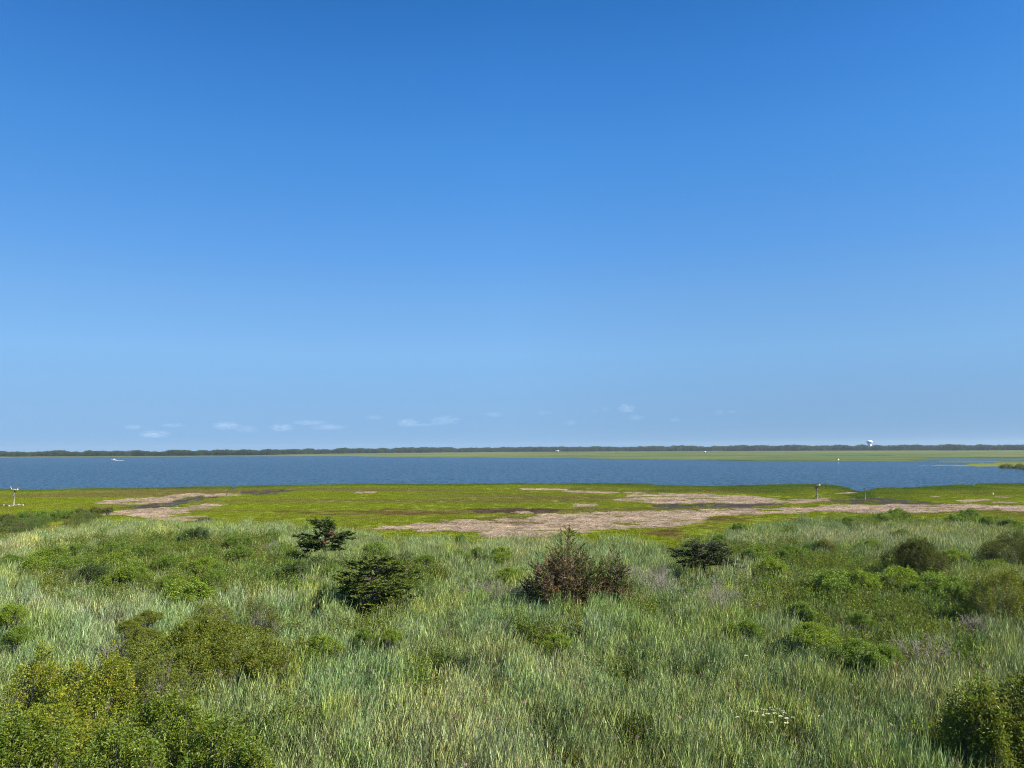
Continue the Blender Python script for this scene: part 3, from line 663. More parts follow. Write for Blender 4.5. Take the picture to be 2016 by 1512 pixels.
for px, py, w, lab in [(12, 1016, 44, 'dark dune shrub at the picture edge below the nest pole'), (48, 1014, 50, 'second dune shrub along the low rise'), (86, 1011, 50, 'third dune shrub along the low rise, grey green'),
                       (122, 1008, 46, 'fourth dune shrub along the low rise, in its middle'), (156, 1005, 44, 'fifth dune shrub on the low rise, nearing the tan mat'), (186, 1003, 34, 'sixth dune shrub on the low rise, beside the tan mat'), (212, 1003, 26, 'last small dune shrub, against the tan mat and mud')]:
    mid_shrub('olive' if w < 46 else 'bay', px, py, w * .8, 1.5, lab, 'dune shrubs along the low rise')
for px, py, w, h, lab in [(1980, 908.5, 26, 3.6, 'bushy dark thicket on the sandy point across the water'), (2006, 908, 30, 3.9, 'second thicket on the sandy point, cut by the picture edge'), (2040, 907.5, 44, 4.5, 'thicket at the outer end of the sandy point')]:
    mid_shrub('olive', px, py, w, h, lab, 'thickets on the sandy point')

def big_shrub(name, px, py, w, h, label, seed, tips, pal, cat='shrub', mat=None, depth=1.0, **kw):
    p = spot(px, py, h * .95); rx = w / ppm(p) / 2
    st, fo = shrub(seed, rx, h, tips, cols=pal, ry=rx * depth, **kw)
    EXCL.append((p[0], p[1], rx)); return plant(name, p, [('stems', st, M_TWIG), ('foliage', fo, mat or M_LEAF)], label, cat)
big_shrub('bayberry_shrub', 430, 1246, 330, 4.2, 'largest yellow green bayberry bush, broad dome over grey stems', 901, 6500, YEL, lobes=22, bare=.1, ll=.1, lw=.046, lrs=.66, spread=.85)
big_shrub('bayberry_shrub', 560, 1300, 70, 2.8, 'thin olive bush with bare grey twigs, side of the largest bayberry', 902, 420, OLIVEC, lobes=6, bare=.8)
big_shrub('bayberry_shrub', 412, 1203, 104, 3.3, 'rust tinged bush behind the largest bayberry, its grey stems bare', 903, 700, YEL, lobes=8, bare=.55)
big_shrub('bayberry_shrub', 516, 1209, 88, 3.2, 'olive yellow bush behind the largest bayberry, next to the rust tinged one', 904, 620, OLIVEC, lobes=7, bare=.45)
big_shrub('leafy_sapling', 74, 1318, 120, 4.2, 'yellow leaved sapling with feathery leaves at the front corner', 905, 930, SUMAC, 'sapling', M_GLOSSY, lobes=13, lrs=.72, spread=.8, ll=.12, lw=.042, droop=.3, m=10, skirt=.35)
big_shrub('leafy_sapling', 148, 1338, 120, 4.2, 'middle sapling of three, a pale bare stem showing through it', 906, 960, SUMAC, 'sapling', M_GLOSSY, lobes=13, lrs=.72, spread=.8, ll=.12, lw=.042, droop=.3, m=10, skirt=.35)
big_shrub('leafy_sapling', 218, 1322, 104, 4.3, 'sapling with golden leaves touching the largest bayberry', 907, 840, SUMAC, 'sapling', M_GLOSSY, lobes=13, lrs=.72, spread=.8, ll=.12, lw=.042, droop=.3, m=10, skirt=.35)
big_shrub('bayberry_shrub', 305, 1322, 170, 3.9, 'yellow green bayberry bush bridging the golden sapling and the largest bayberry', 919, 1500, YEL, lobes=9, bare=.15)
big_shrub('glossy_bush', 505, 1492, 90, 3.2, 'small glossy bush at the end of the corner thicket, in the reeds', 920, 630, GLOSS, 'bush', M_GLOSSY, lobes=12, lrs=.72, spread=.8, ll=.12, lw=.042, droop=.35, m=10)
big_shrub('glossy_bush', 320, 1398, 190, 3.8, 'glossy dark bush with long drooping leaves below the largest bayberry', 908, 1650, GLOSS, 'bush', M_GLOSSY, lobes=15, lrs=.72, spread=.8, ll=.12, lw=.042, droop=.35, m=10)
big_shrub('glossy_bush', 425, 1447, 170, 3.6, 'glossy dark bush nearest the open reeds at the bottom edge', 909, 1500, GLOSS, 'bush', M_GLOSSY, lobes=15, lrs=.72, spread=.8, ll=.12, lw=.042, droop=.35, m=10)
big_shrub('glossy_bush', 110, 1408, 220, 4.0, 'yellowish glossy bush under the three saplings', 910, 1950, SUMAC, 'bush', M_GLOSSY, lobes=16, lrs=.72, spread=.8, ll=.12, lw=.042, droop=.35, m=10)
big_shrub('glossy_bush', 30, 1455, 200, 4.0, 'deep green glossy bush filling the bottom corner', 911, 1950, GLOSS, 'bush', M_GLOSSY, lobes=16, lrs=.72, spread=.8, ll=.12, lw=.042, droop=.35, m=10)
big_shrub('glossy_bush', 225, 1470, 210, 3.9, 'deep green glossy bush at the middle of the corner thicket', 912, 1950, GLOSS, 'bush', M_GLOSSY, lobes=16, lrs=.72, spread=.8, ll=.12, lw=.042, droop=.35, m=10)
big_shrub('glossy_bush', -60, 1400, 200, 4.2, 'glossy bush cut off by the left picture edge', 913, 1350, GLOSS, 'bush', M_GLOSSY, lobes=15, lrs=.72, spread=.8, ll=.12, lw=.042, droop=.35, m=10)
big_shrub('round_bush', 1798, 1073, 128, 4.6, 'big rounded olive bush, a smooth dome standing above the reeds', 914, 6000, DOME, 'bush', lobes=20, bare=.05, ll=.07, lw=.04, ragged=.35, lrs=.8, spread=.75, depth=.9, skirt=.45)
big_shrub('round_bush', 1995, 1062, 160, 4.8, 'dark rounded bush at the picture edge level with the big dome', 915, 6000, DOME, 'bush', lobes=20, bare=.05, ll=.07, lw=.04, ragged=.35, lrs=.8, spread=.75, skirt=.45)
big_shrub('tall_bush', 1985, 1150, 170, 4.4, 'tall yellowish bush beside a dark hollow at the picture edge', 916, 3000, YEL + OLIVEC, 'bush', lobes=13, skirt=.45, bare=.05, ll=.1, lw=.045)
big_shrub('tall_bush', 1955, 1408, 190, 3.9, 'large dark green bush in the bottom corner, sunlit on top', 917, 2200, OLIVEC + GLOSS, 'bush', lobes=12, skirt=.5, ll=.12, lw=.05)
big_shrub('tall_bush', 2035, 1378, 170, 4.3, 'taller bush behind the large dark one in the bottom corner', 918, 1500, OLIVEC + GLOSS, 'bush', lobes=10, skirt=.5, ll=.12, lw=.05)

# cedars, the browned juniper and the dead bushes
CED = [(.065, .095, .02), (.09, .12, .022), (.05, .075, .018)]
def cedar_at(px, py, h, label, seed, **kw):
    p = spot(px, py, h); tr, br, fo, bf = cedar(seed, h, **kw); EXCL.append((p[0], p[1], kw['Rr'] * .7))
    return plant('cedar', p, [('trunk', tr, M_TWIG), ('branchwork', br, M_TWIG), ('foliage', fo, M_NEEDLE), ('browned_foliage', bf, M_NEEDLE)], label, 'cedar')
PI = math.pi
cedar_at(640, 1033, 5.2, 'far wind-bent cedar with a browned side, standing above the reed edge', 31, Rr=2.6, nb=120, cols=CED, prof=None, rise=.22, tilt=(-.01, 0), brown=lambda p: p[0] > .3 and p[1] < .2 and 3.0 < p[2] < 3.9 and p[0] < 1.3,
         tiers=[(.97, .42, PI * .8, 1.4), (.9, .55, 2.6, 1.2), (.9, .35, 0, .8), (.78, .3, -1.5, 1.6), (.62, 1.0, PI, .5), (.66, 1.05, .15, .45), (.58, .75, -1.57, .8), (.5, .95, PI + .3, .5), (.48, .6, -.5, .8)], sl=.42, sprays=12)
cedar_at(735, 1108, 4.9, 'near layered cedar with flat tiers of dark branches', 32, Rr=3.0, nb=150, cols=[(.085, .115, .016), (.11, .135, .018), (.06, .085, .016)], prof=None, rise=.05, tilt=(.01, 0),
         tiers=[(.97, .35, .4, 1.5), (.88, .62, PI, .9), (.84, .75, .4, .5), (.70, 1.0, 0, .55), (.72, .8, PI + .2, .6), (.68, .7, -1.57, .7), (.52, .85, .0, .6), (.40, 1.05, PI + .3, .6), (.36, .9, -.9, .7), (.3, 1.0, -1.57, .9), (.46, .7, -1.57, 1.0), (.58, .6, -1.57, 1.0), (.3, 1.1, PI, 1.0)], sl=.42, sprays=14)
cedar_at(1385, 1080, 4.3, 'flat topped cedar with thin dark tiers over the reeds', 33, Rr=2.4, nb=110, cols=[(.06, .075, .028), (.085, .095, .04)], prof=None, rise=.06, tilt=(.02, 0),
         tiers=[(.97, .75, PI, 1.0), (.95, .7, .2, .8), (.82, 1.0, PI, .6), (.8, .8, 0, .7), (.78, .6, -1.57, .8), (.66, 1.1, .1, .5), (.66, .8, PI + .3, .8)], sl=.36, sprays=11)
p = spot(1118, 1072, 6.0); EXCL.append((p[0], p[1], 2.4))
jb = lambda e, H, Rr: .25 if e[2] > H * .86 else (.74 if e[0] < .4 else .5 if e[2] < H * .6 else .2)
tr, br, fo, bf = vase(41, 5.7, 3.2, 135, lambda e, H, Rr: .15 if (e[0] < -1.75 and e[2] < 3) else jb(e, H, Rr))
plant('juniper', p, [('stems', tr, M_TWIG), ('twigs', br, M_TWIG), ('foliage', fo, M_NEEDLE), ('browned_foliage', bf, M_NEEDLE)], 'large half browned juniper fanning out of the reeds near the middle', 'juniper')
p2 = spot(1207, 1096, 5.2); EXCL.append((p2[0], p2[1], 1.0))
tr, br, fo, bf = vase(42, 5.1, 1.2, 30, lambda e, H, Rr: .3 if e[2] > 3 else .6)
plant('juniper', p2, [('stems', tr, M_TWIG), ('twigs', br, M_TWIG), ('foliage', fo, M_NEEDLE), ('browned_foliage', bf, M_NEEDLE)], 'small green tufted juniper at the shoulder of the large browned one', 'juniper')
for px, py, h, rr, seed, lab in [(1420, 1148, 3.9, 2.3, 51, 'largest grey dead bush, a haze of bare twigs between the cedar and the reeds'), (1812, 1255, 3.4, 1.5, 52, 'small grey dead bush on a pale stem among reeds'), (1290, 1122, 3.9, 1.8, 53, 'grey dead bush touching the browned juniper on its sunny side'),
                                 (1010, 1148, 3.4, 1.5, 54, 'grey dead bush against the shaded foot of the browned juniper'), (955, 1145, 3.0, .9, 55, 'sparse pale dead bush with white crooked stems'), (1245, 1120, 3.1, .8, 56, 'thin dead bush right behind the small green juniper'),
                                 (1925, 1215, 3.0, 1.1, 57, 'grey dead bush in the dark hollow beside the tall yellowish bush'), (655, 1095, 3.0, 1.2, 58, 'grey dead bush between the far cedar and the dark shrubs'), (530, 1070, 2.9, 1.0, 59, 'grey dead bush west of the far cedar'),
                                 (150, 1125, 2.6, .7, 60, 'grey dead bush among the hummock row'), (625, 1140, 2.9, 1.3, 61, 'grey dead bush behind the near layered cedar'), (235, 1275, 3.0, .8, 62, 'grey bare stems behind the golden sapling'),
                                 (400, 1255, 3.1, .8, 63, 'grey bare stems between rust tinged bush and largest bayberry'), (975, 1225, 2.5, .8, 64, 'fallen grey branch lying among the reeds below the browned juniper')]:
    q = spot(px, py, h * .9); EXCL.append((q[0], q[1], rr * .75)); b, tw = dead_bush(seed, h, rr)
    plant('dead_bush', q, [('branchwork', b, M_TWIG), ('twigs', tw, M_TWIG)], lab, 'dead bush', 'grey dead bushes in the reeds')

# ------------------------------------------------------------------ reeds, herbs, marsh grass, straw (uncountable)
EX = np.array(EXCL)
def room(x, y, k=.8):
    ok = np.ones(len(x), bool)
    for ex, ey, er in EX:
        ok &= (x - ex) ** 2 + (y - ey) ** 2 > (er * k) ** 2
    return ok
HERBY = [W(p, 2) for p in ([(1640, 1026), (1760, 1010), (2016, 1014), (2016, 1040), (1650, 1040)], [(0, 1085), (150, 1060), (420, 1045), (600, 1090), (560, 1165), (330, 1180), (0, 1160)], [(1420, 1080), (1560, 1075), (1700, 1090), (1900, 1150), (1930, 1290), (1650, 1330), (1560, 1230), (1480, 1160)],
                          [(620, 1120), (830, 1090), (860, 1180), (700, 1260), (600, 1190)], [(1250, 1080), (1420, 1090), (1400, 1140), (1260, 1140)], [(1000, 1260), (1160, 1250), (1180, 1330), (1020, 1330)])]
DUNE = [W([(-200, 1024), (0, 1013), (215, 1004), (240, 1012), (165, 1029), (60, 1036), (0, 1044), (-200, 1064)], 1)]
TANR = [W(p, 2) for p in ([(0, 1060), (250, 1040), (230, 1075), (0, 1095)], [(1420, 1060), (1700, 1040), (2016, 1045), (2016, 1070), (1700, 1075), (1450, 1085)], [(120, 1170), (260, 1170), (260, 1320), (120, 1300)], [(620, 1420), (960, 1350), (900, 1512), (600, 1512)])]
DEEP = [W(p, 2) for p in ([(330, 1180), (620, 1180), (600, 1280), (300, 1330), (200, 1260)], [(950, 1180), (1300, 1190), (1300, 1260), (900, 1270)], [(620, 1290), (760, 1270), (800, 1512), (640, 1512)])]
x, y = frustum_points(17, 135, 1.8)
x += 0; keep = (in_reeds(x, y) > 0) & room(x, y, .6); x, y = x[keep], y[keep]
herb = soft(x, y, HERBY, 5); n1 = fbm(x / 9, y / 9, 81); n2 = fbm(x / 3.5, y / 3.5, 82); n3 = fbm(x / 20, y / 14, 83)
keep = (herb < .5) | (rng.random(len(x)) < .42); keep &= (n2 > .2) & (vnoise(x / 1.9, y / 1.9, 85) > .17)
x, y, herb, n1, n2, n3 = [a[keep] for a in (x, y, herb, n1, n2, n3)]; m = len(x)
tan = np.clip(soft(x, y, TANR, 4) * .55 + ss(.58, .75, n1) * .7, 0, 1)[:, None]; deep = np.clip(soft(x, y, DEEP, 5) * .7 + ss(.42, .25, n3) * .6, 0, 1)[:, None]
tint = np.ones((m, 3)) * (.74 + .52 * rng.random((m, 1)))
tint = tint * (1 + rng.normal(0, .10, (m, 1)) * np.array([1, .35, -.6])) * (1 + tan * np.array([.45, .22, .55])) * (1 + deep * np.array([-.14, -.01, .06])) * (1 + ss(.55, .8, n2)[:, None] * np.array([.12, .1, -.35]))
sz = (.74 + .38 * n1 + .3 * (n2 - .5) + .5 * (vnoise(x / 1.4, y / 1.4, 84) - .5)) * (1 - .2 * herb) * (1 - .12 * ss(70, 110, y))
P = np.stack([x, y, height(x, y)], 1); rot = np.stack([rng.normal(0, .05, m), rng.normal(0, .05, m), rng.normal(0, .35, m)], 1)
scl = np.stack([np.ones(m), np.ones(m) * np.where(rng.random(m) < .5, 1, -1), sz], 1)
tag(scatter('reeds', [reed_clump(k) for k in range(6)], P, rot, scl, tint, rng.integers(0, 6, m), M_REED), 'tall grey green reeds swaying over the whole near ground', 'reeds', kind='stuff')

x, y = frustum_points(17, 190, 1.15); d = in_reeds(x, y); dune = soft(x, y, DUNE, 4); k_ = (d > 1.5) | ((dune > .5) & (rng.random(len(x)) < .5) & (fbm(x / 4, y / 4, 99) > .45)); x, y, dune = x[k_], y[k_], dune[k_]
herb = soft(x, y, HERBY, 6); n = fbm(x / 5, y / 5, 91); keep = ((herb > .5) & (n > .24)) | (n > .63) | (dune > .5); keep &= room(x, y, .55); x, y, n = x[keep], y[keep], n[keep]; m = len(x)
P = np.stack([x, y, height(x, y)], 1); rot = np.stack([np.zeros(m), np.zeros(m), rng.random(m) * 6.28], 1); s = rng.uniform(.8, 1.35, m)
dune = dune[keep][:, None]; tint = (np.array([1.15, 1.1, 1.]) * (1 - dune) + np.array([1.0, .95, 1.25]) * dune) * rng.uniform(.75, 1.2, (m, 1)) * (1 + rng.normal(0, .12, (m, 3)) * np.array([1, .3, .5]))
tag(scatter('undergrowth', [herb_clump(200 + k) for k in range(4)], P, rot, np.stack([s, s, s * rng.uniform(1.0, 1.45, m) * (1 - .45 * dune[:, 0])], 1), tint, rng.integers(0, 4, m), M_HERB), 'leafy green undergrowth filling gaps between reeds and shrubs', 'undergrowth', kind='stuff')

x, y = frustum_points(78, 330, .85, 1.1); h = height(x, y); keep = (in_reeds(x, y) < 2) & (h > .06); x, y, h = x[keep], y[keep], h[keep]
c, mk = marsh_colour(x, y); keep = (mk['wrack'] < .5) & ((mk['mud'] < .5) | (rng.random(len(x)) < .12)); x, y, h, c = x[keep], y[keep], h[keep], c[keep]; lush = mk['lush'][keep]; rust = mk['rust'][keep]; m = len(x)
sz = (.5 + .25 * fbm(x / 6, y / 6, 95)) * (1 - .45 * rust) + lush * (.9 + .6 * fbm(x / 10, y / 10, 96))
P = np.stack([x, y, h], 1); rot = np.stack([np.zeros(m), np.zeros(m), rng.random(m) * 6.28], 1)
tag(scatter('marsh_grass', [grass_tuft(300 + k) for k in range(4)], P, rot, np.stack([np.full(m, 1.1), np.full(m, 1.1), sz], 1), c * rng.uniform(.92, 1.1, (m, 1)) * 1.2, rng.integers(0, 4, m), M_GRASS), 'short yellow green salt grass carpeting the marsh flat', 'marsh grass', kind='stuff')

x, y = frustum_points(85, 260, 1.5, 1.1); mk = masks(x, y)['wrack']; keep = (mk > .5) & (fbm(x / 4, y / 2.5, 97) > .38) & (in_reeds(x, y) < 1) & (height(x, y) > .05); x, y = x[keep], y[keep]; m = len(x)
P = np.stack([x, y, height(x, y)], 1); s = rng.uniform(.7, 1.3, m); rot = np.stack([np.zeros(m), np.zeros(m), rng.normal(0, .5, m)], 1)
tag(scatter('straw', [straw_mat(400 + k) for k in range(4)], P, rot, np.stack([s, s, s], 1), np.ones((m, 3)) * (.55 + .9 * fbm(x / 7, y / 2, 98))[:, None] * rng.uniform(.8, 1.2, (m, 1)) * 1.3, rng.integers(0, 4, m), M_STRAW), 'pale mats of dead straw washed across the marsh flat', 'dead straw', kind='stuff')

# ------------------------------------------------------------------ far shore: wood, water tower, mast, sheds
TB = np.array([(-500, 902), (-200, 900.6), (0, 899), (200, 898.2), (500, 896.3), (672, 893), (1008, 889.6), (1344, 888.2), (1680, 887.2), (2016, 886.6), (2300, 886.2), (2600, 886)])
TW = W(TB, .3)
def tree_clump(seed, n=330):
    global rng
    keep = rng; rng = np.random.default_rng(seed); b = MB()
    b.tubes([[0, 0, -.3]], [[0, 0, 7]], .28, .12, (.12, .10, .08), 4)
    k = 6; lc = np.stack([rng.normal(0, 1.6, k), rng.normal(0, 1.6, k), rng.uniform(5.5, 9.8, k)], 1); lr = rng.uniform(1.6, 2.9, k)
    w = rng.integers(0, k, n); d = unit(rng.normal(size=(n, 3))); P = lc[w] + d * lr[w][:, None] * rng.uniform(.7, 1, (n, 1))
    b.leaves(P, unit(d + rng.normal(0, .6, (n, 3))), rng.uniform(.8, 1.5, n), rng.uniform(.6, 1.0, n), np.array([.05, .075, .025]) * rng.uniform(.7, 1.3, (n, 1)), .2)
    m = 60; a = rng.random(m) * 6.28; P = np.stack([np.cos(a) * 2.2, np.sin(a) * 2.2, rng.uniform(.2, 4.5, m)], 1)     # understorey
    b.leaves(P, rng.normal(0, 1, (m, 3)), 1.4, 1.1, np.array([.05, .075, .03]) * rng.uniform(.7, 1.2, (m, 1)), .2)
    rng = keep; return b
m = 6200; dep = rng.random(m) ** 1.6 * 420; px = rng.uniform(-330, 2350, m)
t0 = np.interp(px, TB[:, 0], TW[:, 0] / TW[:, 1]); d0 = np.interp(t0, TW[:, 0] / TW[:, 1], TW[:, 1]) + dep + (fbm(px / 40, px * 0, 5) - .5) * 120
x, y = t0 * d0, d0; P = np.stack([x, y, np.full(m, .3)], 1)
hp = np.interp(px, [0, 672, 1008, 1344, 1700, 2016], [9.6, 9.6, 9.4, 9.8, 10.2, 11.2]); H = hp * d0 / FPX
s = H / 12.0 * (.58 + .55 * fbm(px / 16, px * 0, 6, 3) + rng.uniform(0, .12, m)); wd = np.maximum(s, .9) * rng.uniform(1.0, 1.5, m)
tint = np.ones((m, 3)) * rng.uniform(.7, 1.25, (m, 1)) * (1 + rng.normal(0, .1, (m, 3)) * np.array([1, .4, .6]))
tag(scatter('wood', [tree_clump(500 + k) for k in range(4)], P, np.stack([np.zeros(m), np.zeros(m), rng.random(m) * 6.28], 1), np.stack([wd, wd, s], 1), tint, rng.integers(0, 4, m), M_TREE),
    'dark bluish wood lining the far shore along the horizon', 'wood', kind='stuff')

WHITE = (.80, .80, .78); WOODC = (.22, .195, .15); GREYW = (.13, .12, .10); DARKW = (.10, .08, .06)
c = at_dist(1712.5, 885, 2750); c[2] = .3; k = 2750 / FPX
t = tag(empty('water_tower', c), 'white water tower with a squat round tank rising over the wood', 'water tower')
top = at_dist(1712.5, 867.0, 2750)[2] - .3; b = MB(); b.lathe([(7.2, 0), (6.4, 3), (6.0, top - 14), (6.4, top - 11.5)], WHITE, 36); b.build('column', M_PAINT, t, True)
b = MB(); b.lathe([(6.4, top - 11.5), (8.6, top - 9.6), (9.6, top - 8.2), (9.9, top - 6.0), (9.6, top - 2.6), (7.5, top - 1.1), (3.5, top - .3), (.05, top)], WHITE, 40); tank = b.build('tank', M_PAINT, t, True)
b = MB(); b.lathe([(10.0, top - 6.6), (10.5, top - 6.6), (10.5, top - 5.5), (10.35, top - 5.5), (10.35, top - 6.3), (10.0, top - 6.3)], (.55, .55, .55), 40); b.build('walkway', M_STEEL, tank)
b = MB(); b.tubes([[0, 0, top - .1]], [[0, 0, top + 2.2]], .25, .15, (.6, .3, .25), 8); b.build('beacon', M_PAINT, tank)

c = at_dist(964.5, 888, 3150); c[2] = .3; top = at_dist(964.5, 868, 3150)[2]
t = tag(empty('radio_mast', c), 'thin lattice radio mast standing above the middle of the wood', 'radio mast'); b = MB(); zs = np.linspace(0, top, 13)
for i in range(12):
    r0, r1 = 1.5 - 1.2 * i / 12, 1.5 - 1.2 * (i + 1) / 12
    for q in range(3):
        a, a2 = q * 2.094, (q + 1) * 2.094
        b.tubes([[r0 * math.cos(a), r0 * math.sin(a), zs[i]], [r0 * math.cos(a), r0 * math.sin(a), zs[i]]], [[r1 * math.cos(a), r1 * math.sin(a), zs[i + 1]], [r1 * math.cos(a2), r1 * math.sin(a2), zs[i + 1]]], .16, .16, (.22, .22, .23))
lat = b.build('lattice', M_STEEL, t); b = MB(); b.tubes([[0, 0, top]], [[0, 0, top + 5]], .15, .08, (.3, .3, .3)); b.build('antenna', M_STEEL, lat)
c = at_dist(1658.5, 884, 3050); c[2] = .3; t = tag(empty('radio_mast', c), 'very faint slender mast over the wood beside the water tower', 'radio mast'); b = MB()
b.tubes([[0, 0, 0]], [[0, 0, at_dist(1658, 873.5, 3050)[2]]], .45, .2, (.25, .25, .26), 4); b.build('pole', M_STEEL, t); b = MB(); b.box((0, 0, at_dist(1658, 874, 3050)[2]), (1.2, 1.2, 1.8), (.3, .3, .3)); b.build('antenna', M_STEEL, t)

def house(px, py, w, d, h, label, roof=(.30, .29, .28), wall=WHITE, name='house', lift=.3):
    c = at(px, py, lift); t = tag(empty(name, c, -math.atan2(c[0], c[1])), label, name.replace('_', ' ')); b = MB(); ap = h + min(w, d) * .35 - .2
    b.add([(sx * w / 2, y_, z_) for sx in (-1, 1) for y_, z_ in ((-d / 2, 0), (d / 2, 0), (d / 2, h), (0, ap), (-d / 2, h))], [[0, 1, 2, 4], [2, 3, 4, 4], [5, 9, 7, 6], [7, 9, 8, 8], [0, 4, 9, 5], [1, 6, 7, 2], [0, 5, 6, 1], [4, 3, 8, 9], [3, 2, 7, 8]], wall); wl_ = b.build('wall', M_PAINT, t)
    r = MB(); ov, rh = .5, min(w, d) * .35; V = np.array([(-w / 2 - ov, -d / 2 - ov, h - .1), (w / 2 + ov, -d / 2 - ov, h - .1), (w / 2 + ov, 0, h + rh), (-w / 2 - ov, 0, h + rh), (-w / 2 - ov, d / 2 + ov, h - .1), (w / 2 + ov, d / 2 + ov, h - .1)])
    V = np.concatenate([V, V - [0, 0, .25]]); r.add(V, [[0, 1, 2, 3], [3, 2, 5, 4], [7, 6, 9, 8], [8, 9, 10, 11], [0, 6, 7, 1], [4, 5, 11, 10], [0, 3, 9, 6], [3, 4, 10, 9], [1, 7, 8, 2], [2, 8, 11, 5]], roof); r.build('roof', M_STEEL, t)
    q = MB(); q.box((w * .18, -d / 2 - .02, 1.05), (.95, .08, 2.1), (.2, .2, .2)); q.build('door', M_STEEL, wl_)
    for sx in (-.3, -.02): q = MB(); q.box((w * sx, -d / 2 - .02, 1.6), (w * .12, .08, 1.1), (.08, .1, .12)); q.build('window', M_STEEL, wl_)
house(1388, 891.6, 4.2, 3.6, 2.6, 'tiny white hut out on the far marsh before the wood', name='hut', roof=(.5, .5, .5))
house(1097, 889.5, 14, 8, 3.2, 'long white roofed house at the foot of the wood, beyond the mast', roof=(.3, .3, .3), wall=(.36, .36, .34))

# ------------------------------------------------------------------ on the water
c = at(224, 906.6, 0); t = tag(empty('motorboat', c, math.pi), 'small white motorboat speeding over the bay with foam behind it', 'motorboat')
b = MB(); n = 9; us_ = np.linspace(0, 1, n); V = []
for u in us_:
    hw = 1.25 * (1 - max(0, (u - .5) / .5) ** 2.2); xx = -3.4 + 6.8 * u; sh = .95 + .35 * u ** 2
    V += [(xx, -hw, sh), (xx, -hw * .8, .25), (xx, 0, -.25 + .5 * max(0, u - .7)), (xx, hw * .8, .25), (xx, hw, sh), (xx, 0, sh - .12)]
Fq = [[i * 6 + j, (i + 1) * 6 + j, (i + 1) * 6 + (j + 1) % 6, i * 6 + (j + 1) % 6] for i in range(n - 1) for j in range(6)] + [[0, 1, 2, 5], [5, 2, 3, 4]]
b.add(V, Fq, WHITE); b.build('hull', M_PAINT, t)
b = MB(); b.box((-.2, 0, 1.35), (.9, .9, 1.0), WHITE); b.box((.3, 0, 1.95), (.06, 1.0, .5), (.2, .25, .3)); b.build('console', M_PAINT, t)
b = MB()
for sx in (-.8, .5):
    for sy in (-.6, .6): b.tubes([[sx, sy, .95]], [[sx, sy, 2.7]], .04, .04, (.6, .6, .6), 4)
b.box((-.15, 0, 2.75), (1.9, 1.7, .09), WHITE); b.build('canopy', M_PAINT, t)
b = MB(); b.box((-3.6, 0, .8), (.5, .4, .9), (.1, .1, .1)); b.box((-3.6, 0, .1), (.25, .15, .8), (.12, .12, .12)); b.build('outboard_motor', M_STEEL, t)
V, Fq = [], []; n = 26
b = MB()
for i in range(230):
    u = rng.random() ** .7; xx = u * 10; yy = rng.normal(0, .5 + u * .7); r = rng.uniform(.15, .55) * (1.1 - u * .7)
    b.box((xx, yy, .05 + r * .2), (r * 2.4, r * 1.4, r * .55), (.82, .84, .86), rng.random() * 3)
wk = b.build('wake', M_PAINT); wk.location = c + np.array([3.2, .0, 0]); tag(wk, 'white foam trailing behind the motorboat', 'wake', kind='stuff')

c = at(1650.5, 912.3, 0); t = tag(empty('channel_marker', c), 'white topped channel marker pole standing alone in the water', 'channel marker'); hh = at_dist(1650, 903.3, c[1])[2]
b = MB(); b.tubes([[0, 0, -1.5]], [[0, 0, hh - .8]], .16, .14, (.5, .47, .42), 8); b.build('pile', M_WOOD, t)
b = MB(); b.box((0, -.16, hh - .75), (1.2, .05, 1.2), WHITE, M=Matrix.Rotation(math.pi / 4, 3, 'Y')); b.build('daymark', M_PAINT, t)
b = MB(); b.tubes([[0, 0, hh - .8]], [[0, 0, hh + .2]], .1, .1, WHITE, 8); b.build('light', M_PAINT, t)

# ------------------------------------------------------------------ nest platforms, posts and birds on the marsh
def stick_nest(loc, r, label, seed):
    global rng
    keep = rng; rng = np.random.default_rng(seed); b = MB(); n = 150; a = rng.random(n) * 6.28; q = r * rng.uniform(.35, 1, n); zz = rng.uniform(0, .38, n) * (1.15 - (q / r) * .5)
    P = np.stack([q * np.cos(a), q * np.sin(a), zz + .03], 1); th = a + 1.57 + rng.normal(0, .5, n); L = rng.uniform(.25, .6, n) * r * 1.3
    D = np.stack([np.cos(th) * L, np.sin(th) * L, rng.normal(0, .08, n)], 1); b.tubes(P - D / 2, P + D / 2, .02, .012, np.array([.16, .125, .09]) * rng.uniform(.6, 1.5, (n, 1)))
    rng = keep; o = b.build('osprey_nest', M_TWIG); o.location = loc; tag(o, label, 'nest')
c = at(1608.5, 985.5, .33); k = 1 / ppm(c); hh = 32.5 * k
t = tag(empty('nest_platform', c, .2), 'wooden nest platform on a pole with three splayed feet, on the tan mat', 'nest platform')
b = MB(); b.tubes([[0, 0, 0]], [[.02, 0, hh - .45]], .12, .10, WOODC, 8); b.build('pole', M_WOOD, t)
for a in (.15, 2.2, 4.2):
    q = np.array([math.cos(a), math.sin(a)]); b = MB(); b.tubes([[q[0] * .78, q[1] * .78, -.1]], [[q[0] * .08, q[1] * .08, 1.35]], .075, .07, WOODC, 4); b.build('foot', M_WOOD, t)
b = MB(); zt = hh - .42
for i in range(6): b.box((0, -.55 + i * .22, zt), (1.25, .15, .05), WOODC)
b.box((-.5, 0, zt - .08), (.09, 1.3, .1), GREYW); b.box((.5, 0, zt - .08), (.09, 1.3, .1), GREYW); pf = b.build('platform', M_WOOD, t)
for sx, sy in ((-.5, 0), (.5, 0), (0, -.5), (0, .5)): b = MB(); b.tubes([[sx * .12, sy * .12, zt - 1.05]], [[sx, sy, zt - .1]], .055, .055, GREYW, 4); b.build('brace', M_WOOD, t)
b = MB(); b.tubes([[-.62, 0, zt]], [[-.72, 0, zt + .62]], .05, .045, WOODC, 4); b.build('perch', M_WOOD, t)
